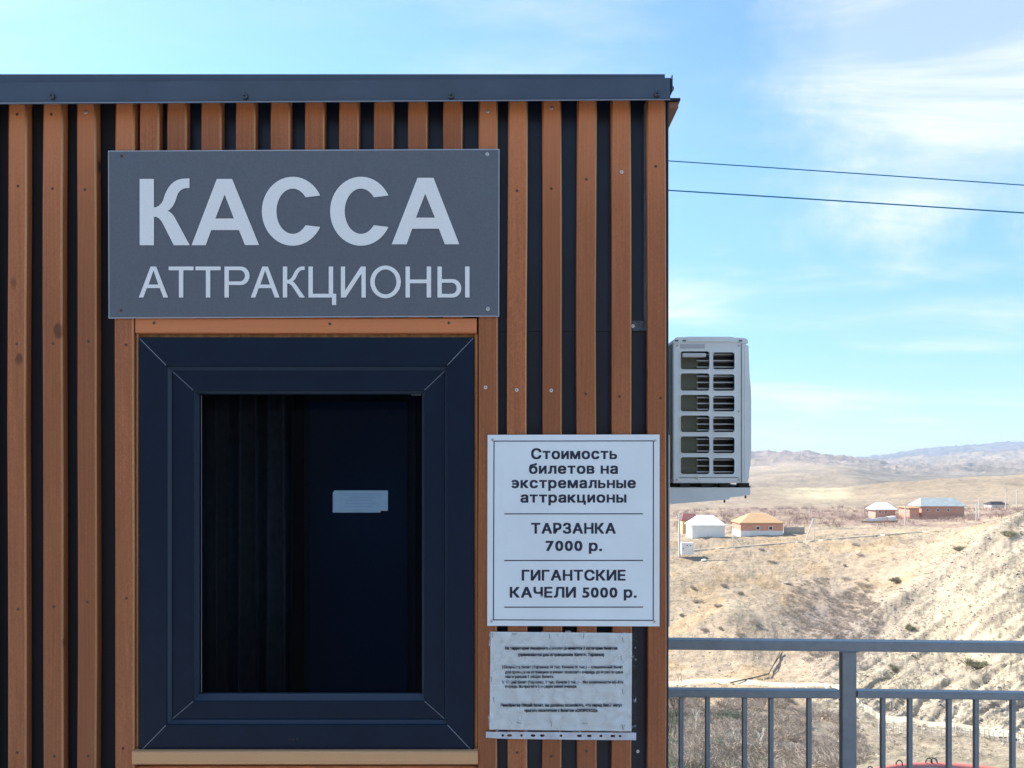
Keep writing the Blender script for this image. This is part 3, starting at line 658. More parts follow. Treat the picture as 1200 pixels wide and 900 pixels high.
def offs(lp, k):                                       # outline grown by k px
    n = len(lp); area = sum(lp[i][0]*lp[(i+1) % n][1]-lp[(i+1) % n][0]*lp[i][1] for i in range(n)); s = 1 if area > 0 else -1; r = []
    for i in range(n):
        a, b, c = Vector(lp[i-1]), Vector(lp[i]), Vector(lp[(i+1) % n])
        d1 = (b-a); d2 = (c-b)
        if d1.length < 1e-6 or d2.length < 1e-6: continue
        d1.normalize(); d2.normalize(); n1 = Vector((d1.y, -d1.x))*s; n2 = Vector((d2.y, -d2.x))*s; m_ = n1+n2
        if m_.length < .3: m_ = n1
        m_.normalize(); r.append(tuple(b+m_*k/max(.45, m_.dot(n1))))
    return r
def letter(loops, edge=.5, par=sg, Yl=YS):
    g_ = [offs(loops[0], edge)]+[offs(h, -edge) for h in loops[1:]]
    o = plate('letter', loops, Yl-.0012, .0004, LET, par)
    bk = plate('letter_outline', g_, Yl-.0006, .0005, LETE, o) if par is sg else None
    if bk: bk.matrix_parent_inverse = Matrix.Identity(4); bk.parent = o
    return o
def el(cx, cy, rx, ry, n=28): return [(cx+rx*math.cos(2*math.pi*i/n), cy+ry*math.sin(2*math.pi*i/n)) for i in range(n)]
T0, T1, w_ = 312.3, 348.6, 5.2
def Asm(x0, x1):
    c = (x0+x1)/2
    return [[(c-3.4, T0), (c+3.2, T0), (x1, T1), (x1-5.6, T1), (x1-9.8, T1-11), (x0+9.4, T1-11), (x0+5.4, T1), (x0, T1)], [(c, T0+4.6), (c+5.6, T1-15.2), (c-5.6, T1-15.2)]]
def Tsm(x0, x1):
    c = (x0+x1)/2; return [[(x0, T0), (x1, T0), (x1, T0+4.4), (c+2.6, T0+4.4), (c+2.6, T1), (c-2.6, T1), (c-2.6, T0+4.4), (x0, T0+4.4)]]
def bowl(x0, x1, y0, y1, n=10):
    r = (y1-y0)/2; cx = x1-r*.9
    return [(x0, y0)]+[(cx+r*.9*math.sin(math.pi*i/n), (y0+y1)/2-r*math.cos(math.pi*i/n)) for i in range(n+1)]+[(x0, y1)]
Psm = [[(263, T0)]+bowl(263, 292.4, T0, 334)[1:-1]+[(268.2, 334), (268.2, T1), (263, T1)], bowl(268.2, 287, T0+4.3, 329.7)]
Ksm = [[(331.4, T0), (336.6, T0), (336.6, 328)]+bez((337, 328), (341, 328), (344, 321))[0:]+bez((344, 321), (348, 312), (355, 312.2))[1:]+[(357, 312.2), (357, 316.3)]+bez((355.5, 316.4), (351, 316), (348.5, 322))+bez((348.5, 322), (346, 328.5), (342.6, 329.6))[1:]+bez((342.6, 329.6), (345.5, 331), (348, 335))[1:]+[(357.4, T1), (351, T1), (342.8, 336)]+bez((342.8, 336), (340, 332.2), (337, 332.2))[1:]+[(336.6, 332.2), (336.6, T1), (331.4, T1)]]
Tse = [[(361.4, T0), (366.6, T0), (366.6, T1-4.4), (385.2, T1-4.4), (385.2, T0), (390.4, T0), (390.4, T1-4.4), (394, T1-4.4), (394, 357.4), (389, 357.4), (389, T1), (361.4, T1)]]
Ii = [[(399.4, T0), (404.4, T0), (404.4, T1-8.2), (422.8, T0), (428.6, T0), (428.6, T1), (423.6, T1), (423.6, T0+8.2), (405.2, T1), (399.4, T1)]]
Oo = [el(451.8, 330.3, 18.0, 19.2), el(451.8, 330.3, 12.7, 14.6)]
Nn = [[(475.2, T0), (480.4, T0), (480.4, 327.5), (500, 327.5), (500, T0), (505.2, T0), (505.2, T1), (500, T1), (500, 331.9), (480.4, 331.9), (480.4, T1), (475.2, T1)]]
Yb = [[(512.6, T0), (517.8, T0), (517.8, 327)]+bowl(517.8, 540.6, 327, T1)[1:-1]+[(512.6, T1)], bowl(517.8, 535.2, 331.3, T1-4.3)]
Yi = [[(545, T0), (550.2, T0), (550.2, T1), (545, T1)]]
for lp in [[q8(Kp)], [q8(Ap), q8(Ah)], [C1], [C2], [A2, A2h]]: letter(lp, .55)
for lp in [Asm(162.6, 197), Tsm(197.6, 226.8), Tsm(229, 258.6), Psm, Asm(293.8, 327.6), Ksm, Tse, Ii, Oo, Nn, Yb, Yi]: letter(lp, .4)
for px, py in [(142.5, 182.7), (571, 180.7), (141.7, 363.8), (571.8, 362)]:
    o = bpy.data.objects.new('screw', SC_D if px < 300 else SC_L); COL.objects.link(o); o.parent = sg; o.location = P(px, py, YS-.0003)-sg.location

# ------------------------------------------------------------------ price sign
YQ = -.006
pr = empty('price_sign', P(672, 622, YQ), 'pale price sign for bungee and giant swing right of the window', 'sign')
plate('sign_board', [[(571.4, 509.6), (773, 509.2), (772.8, 734), (571.0, 733.4)]], YQ, .005, PRICE, pr)
plate('border_line', [[(578.4, 516.4), (766.3, 516.1), (766.1, 727.6), (577.6, 727)], [(579.5, 517.5), (765.2, 517.2), (765.0, 726.5), (578.8, 725.9)]], YQ-.0004, .0003, INK, pr)
for nm, s_t, x0, x1, bs, cp in [('lettering', 'Стоимость', 623, 722.5, 537.6, 11.8), ('lettering', 'билетов на', 620.5, 723.5, 554.8, 11.6), ('lettering', 'экстремальные', 600, 744.5, 571.6, 11.6),
                                ('lettering', 'аттракционы', 610.5, 733.5, 588.6, 11.6), ('lettering', 'ТАРЗАНКА', 623, 721, 625, 11.8), ('lettering', '7000 р.', 640, 705, 645.3, 11.8),
                                ('lettering', 'ГИГАНТСКИЕ', 612, 732.5, 680, 11.8), ('lettering', 'КАЧЕЛИ 5000 р.', 598, 745.5, 700, 11.8)]:
    text(nm, s_t, x0, x1, bs, cp, YQ-.0005, INK, pr, bold=.05, spacing=.15)
for y in (602.2, 656.8, 711.5): strip('rule_line', (591, y), (753.5, y-.1), YQ-.0001, .0020, INK, pr)
for px, py in [(577, 515.6), (767.6, 516.4), (576, 728), (766.8, 728.6)]:
    o = bpy.data.objects.new('screw', SC_L); COL.objects.link(o); o.parent = pr; o.location = P(px, py, YQ-.0003)-pr.location; o.scale = (.8, .8, .8)

# ------------------------------------------------------------------ notice in a punched plastic sleeve
YN = -.004
nt_ = empty('sleeved_notice', P(657, 803, YN), 'wrinkled printed sheet in a clear punched plastic sleeve stapled under the price sign', 'notice')
def crinkle(x, z, amp=.0012):
    v = Vector((x*9, z*14, 3)); return -abs(noise.fractal(v, .7, 2.3, 4))*amp-amp*.5*abs(noise.noise(Vector((x*25, z*4, 1))))
def quad_sheet(name, c, Yy, amp, m, parent, nx=90, ny=60):
    bm = bmesh.new(); g_ = []
    for j in range(ny+1):
        row = []
        for i in range(nx+1):
            u, v = i/nx, j/ny
            px = (c[0][0]*(1-u)+c[1][0]*u)*(1-v)+(c[3][0]*(1-u)+c[2][0]*u)*v; py = (c[0][1]*(1-u)+c[1][1]*u)*(1-v)+(c[3][1]*(1-u)+c[2][1]*u)*v
            p = P(px, py, Yy); p.y += crinkle(p.x, p.z, amp); row.append(bm.verts.new(p))
        g_.append(row)
    for j in range(ny):
        for i in range(nx): bm.faces.new((g_[j][i], g_[j][i+1], g_[j+1][i+1], g_[j+1][i]))
    me = smooth(bm_mesh(name, bm)); return link(name, me, m, parent)
quad_sheet('paper', [(575, 740.2), (740.6, 741.8), (740, 857), (573.6, 854.8)], YN+.002, .0016, PAPER, nt_)
quad_sheet('sleeve', [(573, 738.5), (745.2, 739.5), (745.6, 858.5), (571.6, 857)], YN-.0012, .0035, SLEEVE, nt_)
holes = []
for hx, rx in [(589.2, 1.5), (597.2, 2.9), (611.2, 1.5), (624.6, 2.9), (635.5, 2.8), (657.4, 1.6), (679, 3), (690.6, 2.8), (704.2, 1.9), (718.2, 2.9), (726.6, 1.7)]:
    holes.append(el(hx, 861.8+(hx-590)*.006, rx, 1.6, 12))
STR = M('milky_punched_strip', (.52, .56, .62), .3, 0, .18, 55., .5, 50., spec=.7)
plate('punched_strip', [[(569.4, 857.6), (745.6, 858.6), (745.4, 867.4), (680, 867), (640, 866.4), (592, 865.8), (569.2, 864.6)]]+holes, YN-.0025, .0005, STR, nt_)
LINES = [("На территории пещерного комплекса имеются 2 категории билетов:", 592, 724, 761.2, 1), ("(применяются для аттракционов: Качели, Тарзанка)", 607.5, 708, 768.8, 1),
         ("1.Скороход билет (Тарзанка: 14 тыс. Качели: 10 тыс.) – специальный билет", 588.8, 730, 783.3, 0), ("для прохода на аттракцион и может позволить очередь до 10 раз по цене", 592, 730, 789.2, 0),
         ("чем и раньше 3 общих билета.", 592, 649, 794.6, 0), ("2. Общий билет (Тарзанка: 7 тыс. Качели 5 тыс.) – без возможности обойти", 588.8, 730, 801, 0),
         ("очередь. Вы прыгаете в порядке живой очереди.", 592, 676, 806, 0), ("Приобретая Общий билет, вы должны осознавать, что перед Вами могут", 587, 729, 828, 1), ("прыгать посетители с билетом «СКОРОХОД»", 615, 700, 834.2, 1)]
for s_t, x0, x1, bs, b_ in LINES:
    text('printed_line', s_t, x0, x1, bs, 3.3, YN-.0012, INK, nt_, bold=.07 if b_ else .05)
for px, py, a_ in [(576.8, 744, 90), (644, 745.5, 85), (684, 745, 95), (730, 750, 80), (603, 742.8, 0), (728, 771, 88), (729.8, 810.5, 85), (576, 796, 92), (578.6, 820, 85), (646, 848.5, 88), (608, 847, 15), (686, 847.5, 0), (729.5, 852, 80), (731.2, 852.5, 95), (744.5, 751, 30)]:
    da = Vector((math.cos(R(a_)), math.sin(R(a_))))*3.2
    p = P(px-da.x, py-da.y, YN-.0052); q_ = P(px+da.x, py+da.y, YN-.0052)
    tube('staple', p, q_, .0005, .0005, M('staple_wire', (.06, .06, .07), .35, .8) if 'staple_wire' not in bpy.data.materials else bpy.data.materials['staple_wire'], nt_, 5)

# ------------------------------------------------------------------ air conditioner outdoor unit
YA = 1.37
def rrect(x0, x1, y0, y1, r, n=4):
    o_ = []
    for cx, cy, a0 in ((x1-r, y0+r, -90), (x1-r, y1-r, 0), (x0+r, y1-r, 90), (x0+r, y0+r, 180)):
        for i in range(n+1):
            t = R(a0+90*i/n); o_.append((cx+r*math.cos(t), cy+r*math.sin(t)))
    return o_
ac = empty('aircon_unit', P(832, 566, YA+.3), 'grey outdoor air conditioner unit on a bracket beside the kiosk corner', 'air conditioner')
ROWS = [(411.2, 433.3), (437, 458.3), (462.1, 482.6), (486.4, 506.8), (510.9, 531.5), (535.3, 556)]
acs = [rrect(797.3, 831.9, a_, b_, 3.2) for a_, b_ in ROWS]+[rrect(835.3, 861.2, a_+1.2, b_, 3) for a_, b_ in ROWS]
plate('end_panel', [[(789.8, 401), (868.6, 401), (868.6, 564.5), (789.8, 564.5)]]+acs, YA, .002, ACM, ac)
for lp in acs:                                         # pressed rims round every opening
    plate('opening_rim', [offs(lp, .55), offs(lp, -.45)], YA-.0015, .004, ACM, ac)
def pbx(nm, a, b, c, d, Y0, Y1, m, bev=0): return pbox(nm, a, b, c, d, Y0, Y1, m, ac, bev)
LEN = .72
pbx('rear_frame', 788.6, 795, 401, 564.5, YA+.003, YA+.02, ACM)
pbx('inner_coil', 789.8, 818, 402, 563, YA+.03, YA+.05, COIL)
pbx('coil', 787.0, 791.5, 403, 562, YA+.02, YA+LEN, COIL)
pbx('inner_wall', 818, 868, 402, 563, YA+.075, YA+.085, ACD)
for a_, b_ in ROWS:
    for t in (.18, .52, .86): pbx('fin', 816.5, 864, a_+(b_-a_)*t-.7, a_+(b_-a_)*t+.5, YA+.02, YA+.07, FIN)
pbx('floor_tray', 789, 877, 562.5, 566, YA+.003, YA+LEN, ACM)
# front cover, bulging outward, seen edge on
cv = [(869.4, 403), (877.2, 405), (877.8, 420), (878.4, 440), (879.8, 452), (880.4, 470), (880.4, 530), (879.4, 545), (878, 552), (877.6, 561), (874.5, 565), (869.4, 566)]
c_ = [P(x, y, YA-.002) for x, y in cv]
prism('front_cover', [(p.x, p.z) for p in c_], YA-.002, YA+LEN, ACM, ac)
pbx('cover_seam', 868.5, 869.5, 403, 565, YA-.0006, YA+.01, ACD)
pbx('cover_groove', 872.6, 873.1, 406, 560, YA-.0035, YA-.001, ACM)
tp = [P(x, y, YA-.004) for x, y in [(788.8, 402), (789.6, 397.5), (792.5, 395.2), (804, 395), (805, 394.4), (858, 394.6), (860, 395.6), (872, 395.8), (876.2, 398), (876.8, 402.2), (868, 402.2), (866, 401), (800, 401), (798, 402)]]
prism('top_cover', [(p.x, p.z) for p in tp], YA-.004, YA+LEN+.004, ACM, ac)
pbx('top_recess', 806, 857, 396.6, 400.3, YA-.0055, YA-.003, ACM, .001)
pbx('handle_lip', 799.6, 827.5, 413.6, 418.6, YA-.007, YA+.004, M('aircon_handle', (.66, .66, .64), .4), .004)
pbx('label_plate', 797, 826, 403.2, 408.5, YA-.0008, YA+.001, M('aircon_sticker', (.56, .58, .59), .5))
o = bpy.data.objects.new('screw', SC_S); COL.objects.link(o); o.parent = ac; o.location = P(817.4, 559.8, YA-.001)-ac.location; o.scale = (1.6, 1.6, 1.6)
pbx('base_line', 796, 865, 559.3, 560, YA-.0012, YA+.001, ACD)
for x in (793, 802, 868): pbx('valve', x-2, x+2, 398.4, 400, YA-.006, YA-.003, ACD)
for k_, (r_, m_) in enumerate(((.009, M('white_pipe_insulation', (.7, .7, .66), .8)), (.006, GASK))):
    bm = bmesh.new(); pr_ = None
    for t in range(13):
        u = t/12; q = Vector((P(787+k_*1.5, 0, YA+.3).x-.28*u, YA+.30+.02*k_, P(0, 540+k_*8, YA+.3).z-.09*math.sin(math.pi*u)))
        if pr_ is not None: add_tube(bm, pr_, q, r_, None, 7)
        pr_ = q
    link('pipe', smooth(bm_mesh('pipe', bm)), m_, ac)
for px, py in ((793.5, 405), (866, 405), (793.5, 562), (866.2, 562), (866.2, 482)):
    o = bpy.data.objects.new('screw', SC_S); COL.objects.link(o); o.parent = ac; o.location = P(px, py, YA-.001)-ac.location
# feet and bracket
br = empty('wall_bracket', P(830, 575, YA+.3), 'grey steel wall bracket carrying the air conditioner unit', 'bracket')
for k_, yy in enumerate((YA+.02, YA+.52)):
    ap = [P(x, y, YA+.0) for x, y in [(760, 571.5), (881.2, 571.5), (881.2, 580), (874, 581.5), (857, 583.2), (856.5, 585.6), (783, 591.5), (760, 593)]]
    prism('arm', [(p.x, p.z) for p in ap], yy, yy+.035, ACM, br)
    pa = P(770, 572, YA).x
a = P(783.6, 566, YA+.02)
for xx in (803, 828, 850, 872):
    pbox('rubber_foot', xx-6, xx+6, 566, 571.4, YA+.02, YA+.055, GASK, br)
    pbox('rubber_foot', xx-6, xx+6, 566, 571.4, YA+.52, YA+.555, GASK, br)
pbox('under_plate', 784, 879.6, 569.4, 571.8, YA+.056, YA+.519, ACD, br)
for px, y0, y1 in [(849, 584, 589), (873.6, 579, 584)]:
    tube('bolt', P(px, y0-1, YA+.035), P(px, y1, YA+.035), .0035, .0035, GASK, br)
pbox('arm', XR, 1, 0, 1, 0, 1, ACM) if False else None
ab = [P(785, 571.5, YA), P(785, 592, YA)]
box('wall_rail', XR-.001, ab[0].x, YA+.021, YA+.054, ab[1].z, ab[0].z, ACM, br); box('wall_rail', XR-.001, ab[0].x, YA+.521, YA+.554, ab[1].z, ab[0].z, ACM, br)
# pipe duct down the side wall
du = box('pipe_trunking', XR+.004, P(785.2, 0, .07).x, .07, .11, P(0, 735, .07).z, P(0, 509, .07).z, TRUNK, None, .003)
tag(du, 'thin pale vertical cable trunking along the kiosk side wall', 'trunking')

# ------------------------------------------------------------------ railing
rl = empty('railing', Vector((1.2, .62, 0)), 'grey steel railing with thin balusters behind the kiosk, overlooking the valley', 'railing')
dA, dB = 2.25, 2.19
def rd(px): return dA+(dB-dA)*(px-783)/417.
def rp(px, py): return P(px, py, rd(px)-DC)
def bar(name, x0, x1, yt0, yt1, h, depth, bev=.003):
    a = rp(x0, yt0); b = rp(x1, yt1); dd = (b-a)
    bm = bmesh.new(); add_box(bm, 0, dd.length, 0, depth, -h, 0, bev, 2, 0)
    me = bm_mesh(name, bm); ang = math.atan2(dd.y, dd.x); tilt = math.atan2(dd.z, math.hypot(dd.x, dd.y))
    me.transform(Matrix.Translation(a) @ Matrix.Rotation(ang, 4, 'Z') @ Matrix.Rotation(-tilt, 4, 'Y'))
    return link(name, me, RAILM, rl)
bar('top_rail', 735, 1620, 749.6, 757.8, .0290, .036)
bar('middle_rail', 735, 984.3, 808.2, 809.9, .0225, .03); bar('middle_rail', 1005.2, 1620, 810, 818.5, .0205, .03)
def vbar(name, px, wpx, y0, depth, yo=0., bev=.0025):
    a = rp(px-wpx/2, y0); b = rp(px+wpx/2, y0)
    return box(name, a.x, b.x, a.y+yo, a.y+yo+depth, 0, a.z, RAILM, rl, bev, 2, 2)
vbar('post', 996.2, 17.6, 762, .024, .002)
vbar('post', 1580, 17.6, 766, .024, .002)
for px in (799.4, 830.6, 874.2, 905.4, 950.2): vbar('baluster', px, 5.2, 818.8+(px-783)*.006, .013, .008, .001)
for i, px in enumerate((1037.2, 1069, 1115.2, 1147.2, 1190.4, 1221.5, 1268, 1299, 1344, 1376, 1420, 1452, 1497, 1529)): vbar('baluster', px, 5.2, 819+(px-1037)*.012, .013, .008, .001)
bm = bmesh.new()
for i in range(9): add_tube(bm, rp(985+i*2.3, 763.6+random.random()), rp(987.4+i*2.3, 763.4+random.random()), .0022, .0022, 6)
link('weld_bead', bm_mesh('weld_bead', bm), RAILM, rl)

# ------------------------------------------------------------------ overhead wires
WM = M('blue_grey_wire', (.015, .20, .29), .5)
for i, (ya, yb) in enumerate(((188.5, 217), (223, 249.5))):
    dd = 12.; bm = bmesh.new(); pts = []
    for k in range(60):
        px = -900+k*60.; t = (px-783)/417.; y = ya+(yb-ya)*t-5.0*(t-.0)*(1-t)*-.22*(-1) ; pts.append(P(px, y, dd-DC))
    for k in range(59): add_tube(bm, pts[k], pts[k+1], .0105 if i else .0085, None, 6, False)
    me = smooth(bm_mesh('overhead_wire', bm))
    tag(link('overhead_wire', me, WM), ('upper, thinner' if i == 0 else 'lower, thicker')+' of the two dark wires crossing the sky', 'wire', 'overhead wires')
# ------------------------------------------------------------------ valley: road, village, poles, scrub
def ray_d(px, row, d0, d1):                            # nearest depth between d0 and d1 where the ground meets that line of sight
    ds = np.linspace(d0, d1, 260); x = (px-600)/F*ds; z = full_z(x, ds-DC); r = HY-(z-ZC)/ds*F
    k = np.where(r <= row)[0]
    return float(ds[k[0]]) if len(k) else float(ds[np.argmin(abs(r-row))])
ROADM = M('dusty_road', (.56, .47, .33), .95, 0, .08, .6)
def ribbon(name, pts, wid, m, lift=.05):
    bm = bmesh.new(); A_ = []
    n = 90; xs = np.linspace(0, len(pts)-1, n)
    for k in xs:
        i = min(int(k), len(pts)-2); t = k-i; px = pts[i][0]*(1-t)+pts[i+1][0]*t; d = pts[i][1]*(1-t)+pts[i+1][1]*t
        row = []
        for e in (-.5, -.17, .17, .5):
            p = gp(px, d+e*wid); row.append(p)
        z = sum(p.z for p in row)/4+lift
        A_.append([bm.verts.new((p.x, p.y, max(p.z+lift*.6, z))) for p in row])
    for a, b in zip(A_, A_[1:]):
        for i in range(3): bm.faces.new((a[i], b[i], b[i+1], a[i+1]))
    return link(name, bm_mesh(name, bm), m)
tag(ribbon('dirt_road', [(740, 118), (860, 117), (940, 115.5), (985, 112), (1010, 104), (1040, 99), (1120, 97.5), (1260, 96)], 3.6, ROADM), 'pale dirt road along the valley floor', kind='structure')
POLEM = M('pale_concrete_pole', (.62, .60, .55), .8); WHITE = M('white_render', (.80, .79, .75), .8, 0, .06, .5); BRICK = M('orange_brick', (.62, .31, .21), .85, 0, .15, 2.)
TIMB = M('raw_roof_timber', (.66, .45, .25), .8, 0, .15, 4.); TIMBD = M('roof_timber_gap', (.46, .28, .15), .9); WROOF = M('white_metal_roof', (.78, .80, .78), .45)
GROOF = M('grey_green_sheet_roof', (.38, .42, .41), .5, 0, .2, .6); RROOF = M('dark_red_roof', (.20, .065, .06), .6); DARK = M('dark_opening', (.02, .01, .012), .6); PINK = M('reddish_wall', (.52, .33, .26), .85)
def house(name, label, px0, px1, row, d, hpx, rpx, wm, rm, over=.5, inset=.36, depth=9., wins=(), plinth=None, plan_rot=0, rib=0, cat='house'):
    f = d/F; cx = ((px0+px1)/2-600)*f; zb = ZC-(row-HY)*f; wdt = (px1-px0)*f; h = hpx*f; rh = rpx*f; y0 = d-DC
    e = empty(name, (cx, y0, zb), label, cat)
    h0 = h*.28 if plinth else 0
    box('wall', cx-wdt/2, cx+wdt/2, y0, y0+depth, zb+h0, zb+h, wm, e)
    box('plinth', cx-wdt/2-.05, cx+wdt/2+.05, y0-.05, y0+depth+.05, zb-2.5, zb+h0+.002, plinth or wm, e)
    x0, x1, ya, yb = cx-wdt/2-over, cx+wdt/2+over, y0-over, y0+depth+over; zt = zb+h; zr = zt+rh; ins = wdt*inset; ym = (ya+yb)/2
    bm = bmesh.new(); v = [bm.verts.new(p) for p in ((x0, ya, zt), (x1, ya, zt), (x1, yb, zt), (x0, yb, zt), (x0+ins, ym, zr), (x1-ins, ym, zr))]
    v2 = [bm.verts.new((q.co.x, q.co.y, q.co.z-.18)) for q in v[:4]]
    for q in ((0, 1, 5, 4), (2, 3, 4, 5), (1, 2, 5), (3, 0, 4)): bm.faces.new([v[i] for i in q])
    for i in range(4): bm.faces.new((v[i], v2[i], v2[(i+1) % 4], v[(i+1) % 4]))
    bm.faces.new(v2)
    rf = link('roof', bm_mesh('roof', bm), rm, e)
    if rib:
        bm = bmesh.new()
        for k in range(rib+1):
            t = k/rib; xb = x0+(x1-x0)*t; xt = min(max(xb, x0+ins*1.0), x1-ins); s_ = 1.0
            if xb < x0+ins: s_ = (xb-x0)/ins; xt = xb
            if xb > x1-ins: s_ = (x1-xb)/ins; xt = xb
            add_tube(bm, (xb, ya, zt+.08), (xt, ya+(ym-ya)*s_, zt+rh*s_+.08), .09, None, 4)
        o = link('rafters', bm_mesh('rafters', bm), TIMB); o.parent = rf; o.matrix_parent_inverse = Matrix.Translation(-e.location) @ Matrix.Translation(e.location); o.matrix_parent_inverse = Matrix.Identity(4)
        bpy.data.objects[-1] if False else None
    for wx0, wx1, wy0, wy1 in wins:
        a = ((wx0-600)*f, ZC-(wy0-HY)*f); b = ((wx1-600)*f, ZC-(wy1-HY)*f)
        g_ = box('window', a[0]-.16, b[0]+.16, y0-.10, y0-.01, b[1]-.16, a[1]+.16, WHITE, e)
        o = box('pane', a[0], b[0], y0-.13, y0-.101, b[1], a[1], DARK); o.parent = g_
    return e
house('white_house', 'white walled house with a white hipped roof, left of the orange brick house', 811, 849.5, 630.5, 207, 15, 11, WHITE, WROOF, .35, .30, 7)
house('brick_house', 'orange brick house with two dark windows and an unfinished timber rafter roof', 868, 917.5, 625.5, 212, 12.5, 10.5, BRICK, TIMBD, .35, .34, 8, wins=((886.4, 889.8, 617.2, 620.6), (901.2, 904.6, 617.2, 620.6)), plinth=WHITE, rib=34)
house('red_roof_shed', 'low shed with a dark red roof peeking out behind the white house', 800, 820, 617, 228, 8, 6.5, TIMB, RROOF, .4, .25, 6, cat='shed')
house('far_house', 'small distant house with a pale hipped roof among reddish orchards', 1026, 1049, 604, 300, 7, 8, PINK, WROOF, .8, .33, 6, wins=((1030, 1032, 599, 601), (1037, 1039, 599, 601)))
house('long_building', 'long brick building with a grey green sheet roof on the right of the village', 1080, 1130, 604, 290, 11, 9, BRICK, GROOF, .8, .16, 8, wins=((1086, 1088, 596.5, 599), (1098, 1100, 596.5, 599), (1110, 1112, 596.5, 599)), cat='building')
house('brick_annex', 'low orange brick annex with a flat roof left of the long building', 1066, 1077, 606, 287, 11, 1.2, BRICK, TIMBD, .6, .1, 8, cat='building')
house('far_shed', 'tiny dark roofed shed at the far right edge of the village', 1162, 1180, 594, 395, 3, 3, WHITE, DARK, .5, .2, 6, cat='shed')
def wallrun(name, label, pts, h, m, th=.3, cat='wall', lift=0.):
    bm = bmesh.new()
    P_ = [gp(px, d) for px, d in pts]
    for a, b in zip(P_, P_[1:]):
        v = [bm.verts.new(p) for p in (a+Vector((0, 0, -.8)), b+Vector((0, 0, -.8)), b+Vector((0, 0, h)), a+Vector((0, 0, h)))]
        u = [bm.verts.new(q.co+Vector((0, th, 0))) for q in v]
        bm.faces.new(v); bm.faces.new(u[::-1]); bm.faces.new((v[3], v[2], u[2], u[3])); bm.faces.new((v[0], u[0], u[1], v[1]))
    return tag(link(name, bm_mesh(name, bm), m), label, cat)
PALEW = M('pale_stone_wall', (.66, .60, .48), .9, 0, .15, .8)
wallrun('retaining_wall', 'long low pale wall running below the two nearest houses', [(px, ray_d(px, 647-(px-800)*.082, 178, 212)) for px in np.linspace(804, 1090, 60)], .28, PALEW)
wallrun('garden_wall', 'pale yard wall to the right of the orange brick house', [(px, 216) for px in np.linspace(919, 943, 8)], 1.9, M('yard_fence_boards', (.42, .38, .32), .9, 0, .3, 3.), cat='fence')
wallrun('white_wall', 'short bright white wall below the distant pale roofed house', [(px, 262+(px-1014)*.05) for px in np.linspace(1014, 1038, 8)], 1.1, WHITE)
wallrun('white_container', 'small bright white container right of the short white wall', [(px, 262) for px in np.linspace(1041, 1050, 4)], 1.4, WHITE, 2., 'container')
wallrun('rubble_fence', 'broken brown fence across the slope under the long building', [(px, 250) for px in np.linspace(1010, 1052, 12)], .5, TIMBD, .2, 'fence')
def pole(label, px, top, row, d, r=.16, arms=(), brace=None, arm_w=7):
    f = d/F; x = (px-600)*f; y = d-DC; zb = ZC-(row-HY)*f; zt = ZC-(top-HY)*f
    e = empty('utility_pole', (x, y, zb), label, 'utility pole', 'utility poles in the village')
    tube('shaft', (x, y, zb-1.5), (x, y, zt), r*1.15, r*.8, POLEM, e, 7)
    for ar in arms:
        z = ZC-(ar-HY)*f; w2 = arm_w*f/2; tube('crossarm', (x-w2, y-r, z), (x+w2, y-r, z), r*.6, r*.6, POLEM, e, 5)
        for s_ in (-.85, .85): tube('insulator', (x+s_*w2, y-r, z), (x+s_*w2, y-r, z+.35), .07, .07, WHITE, e, 5)
    if brace:
        bx, by, bb = brace; tube('brace', (x+(bx-px)*f*.08, y, ZC-(by-HY)*f), ((bx-600)*f, y+.4, zb-.5), r, r, POLEM, e, 6)
pole('thick pale pole left of the white house with a white box at its foot', 796, 601, 645, 190, .26, (606,))
pole('thin pole with a slanted brace in front of the orange brick house', 859.3, 615.5, 642, 196, .13, (616,), (873, 627, 0), 4)
pole('pole with a long brace forming an A to the right of the orange brick house', 953.7, 607.5, 636, 199, .15, (608.5,), (943.2, 609, 0), 4)
pole('single pole with one crossarm between the pale roofed house and the long building', 1060.8, 593, 621, 235, .2, (600,), None, 9)
pole('taller of the paired poles right of the long building', 1147.3, 583, 609, 240, .16, (592.5,), None, 12)
pole('shorter of the paired poles right of the long building', 1144, 590, 608, 241, .16)
pole('distant pole near the right edge, left one of two', 1178.5, 573, 592, 330, .2, (575,), None, 3)
pole('distant pole at the right edge, right one of two', 1191.5, 574, 594, 330, .2, (576,), None, 3)
pole('small pole above the braced pole, at the foot of the pale field', 949, 598, 608, 300, .17, (600,), None, 5)
# white electrical cabinet
f = 189/F; cb_ = empty('electrical_cabinet', ((806-600)*f, 189-DC, ZC-(645.5-HY)*f), 'white electrical cabinet at the foot of the thick pale pole', 'cabinet')
box('cabinet_body', (798.8-600)*f, (812.8-600)*f, 189-DC, 190.5-DC, ZC-(650-HY)*f, ZC-(636.3-HY)*f, WHITE, cb_)
for a_, b_ in ((799.6, 806.), (806.6, 812.2)): box('cabinet_door', (a_-600)*f, (b_-600)*f, 189-DC-.05, 189-DC-.001, ZC-(644.5-HY)*f, ZC-(637-HY)*f, WHITE, cb_)
for a_, b_ in ((804.8, 638.6), (808.6, 638.8), (800.2, 642)): box('vent', (a_-600)*f, (a_+1.1-600)*f, 189-DC-.08, 189-DC-.051, ZC-(b_+1-HY)*f, ZC-(b_-HY)*f, DARK, cb_)
d_ = ray_d(825, 657, 165, 200); f = d_/F
bm = bmesh.new(); bmesh.ops.create_icosphere(bm, subdivisions=2, radius=.7); [setattr(v, 'co', Vector((v.co.x*(1+.2*noise.noise(v.co*3)), v.co.y, v.co.z*.45*(1+.4*noise.noise(v.co*2))))) for v in bm.verts]
o = link('white_boulder', bm_mesh('white_boulder', bm), WHITE); o.location = gp(825, d_, .1); tag(o, 'small white rock lying in the dry grass below the cabinet', 'rock')

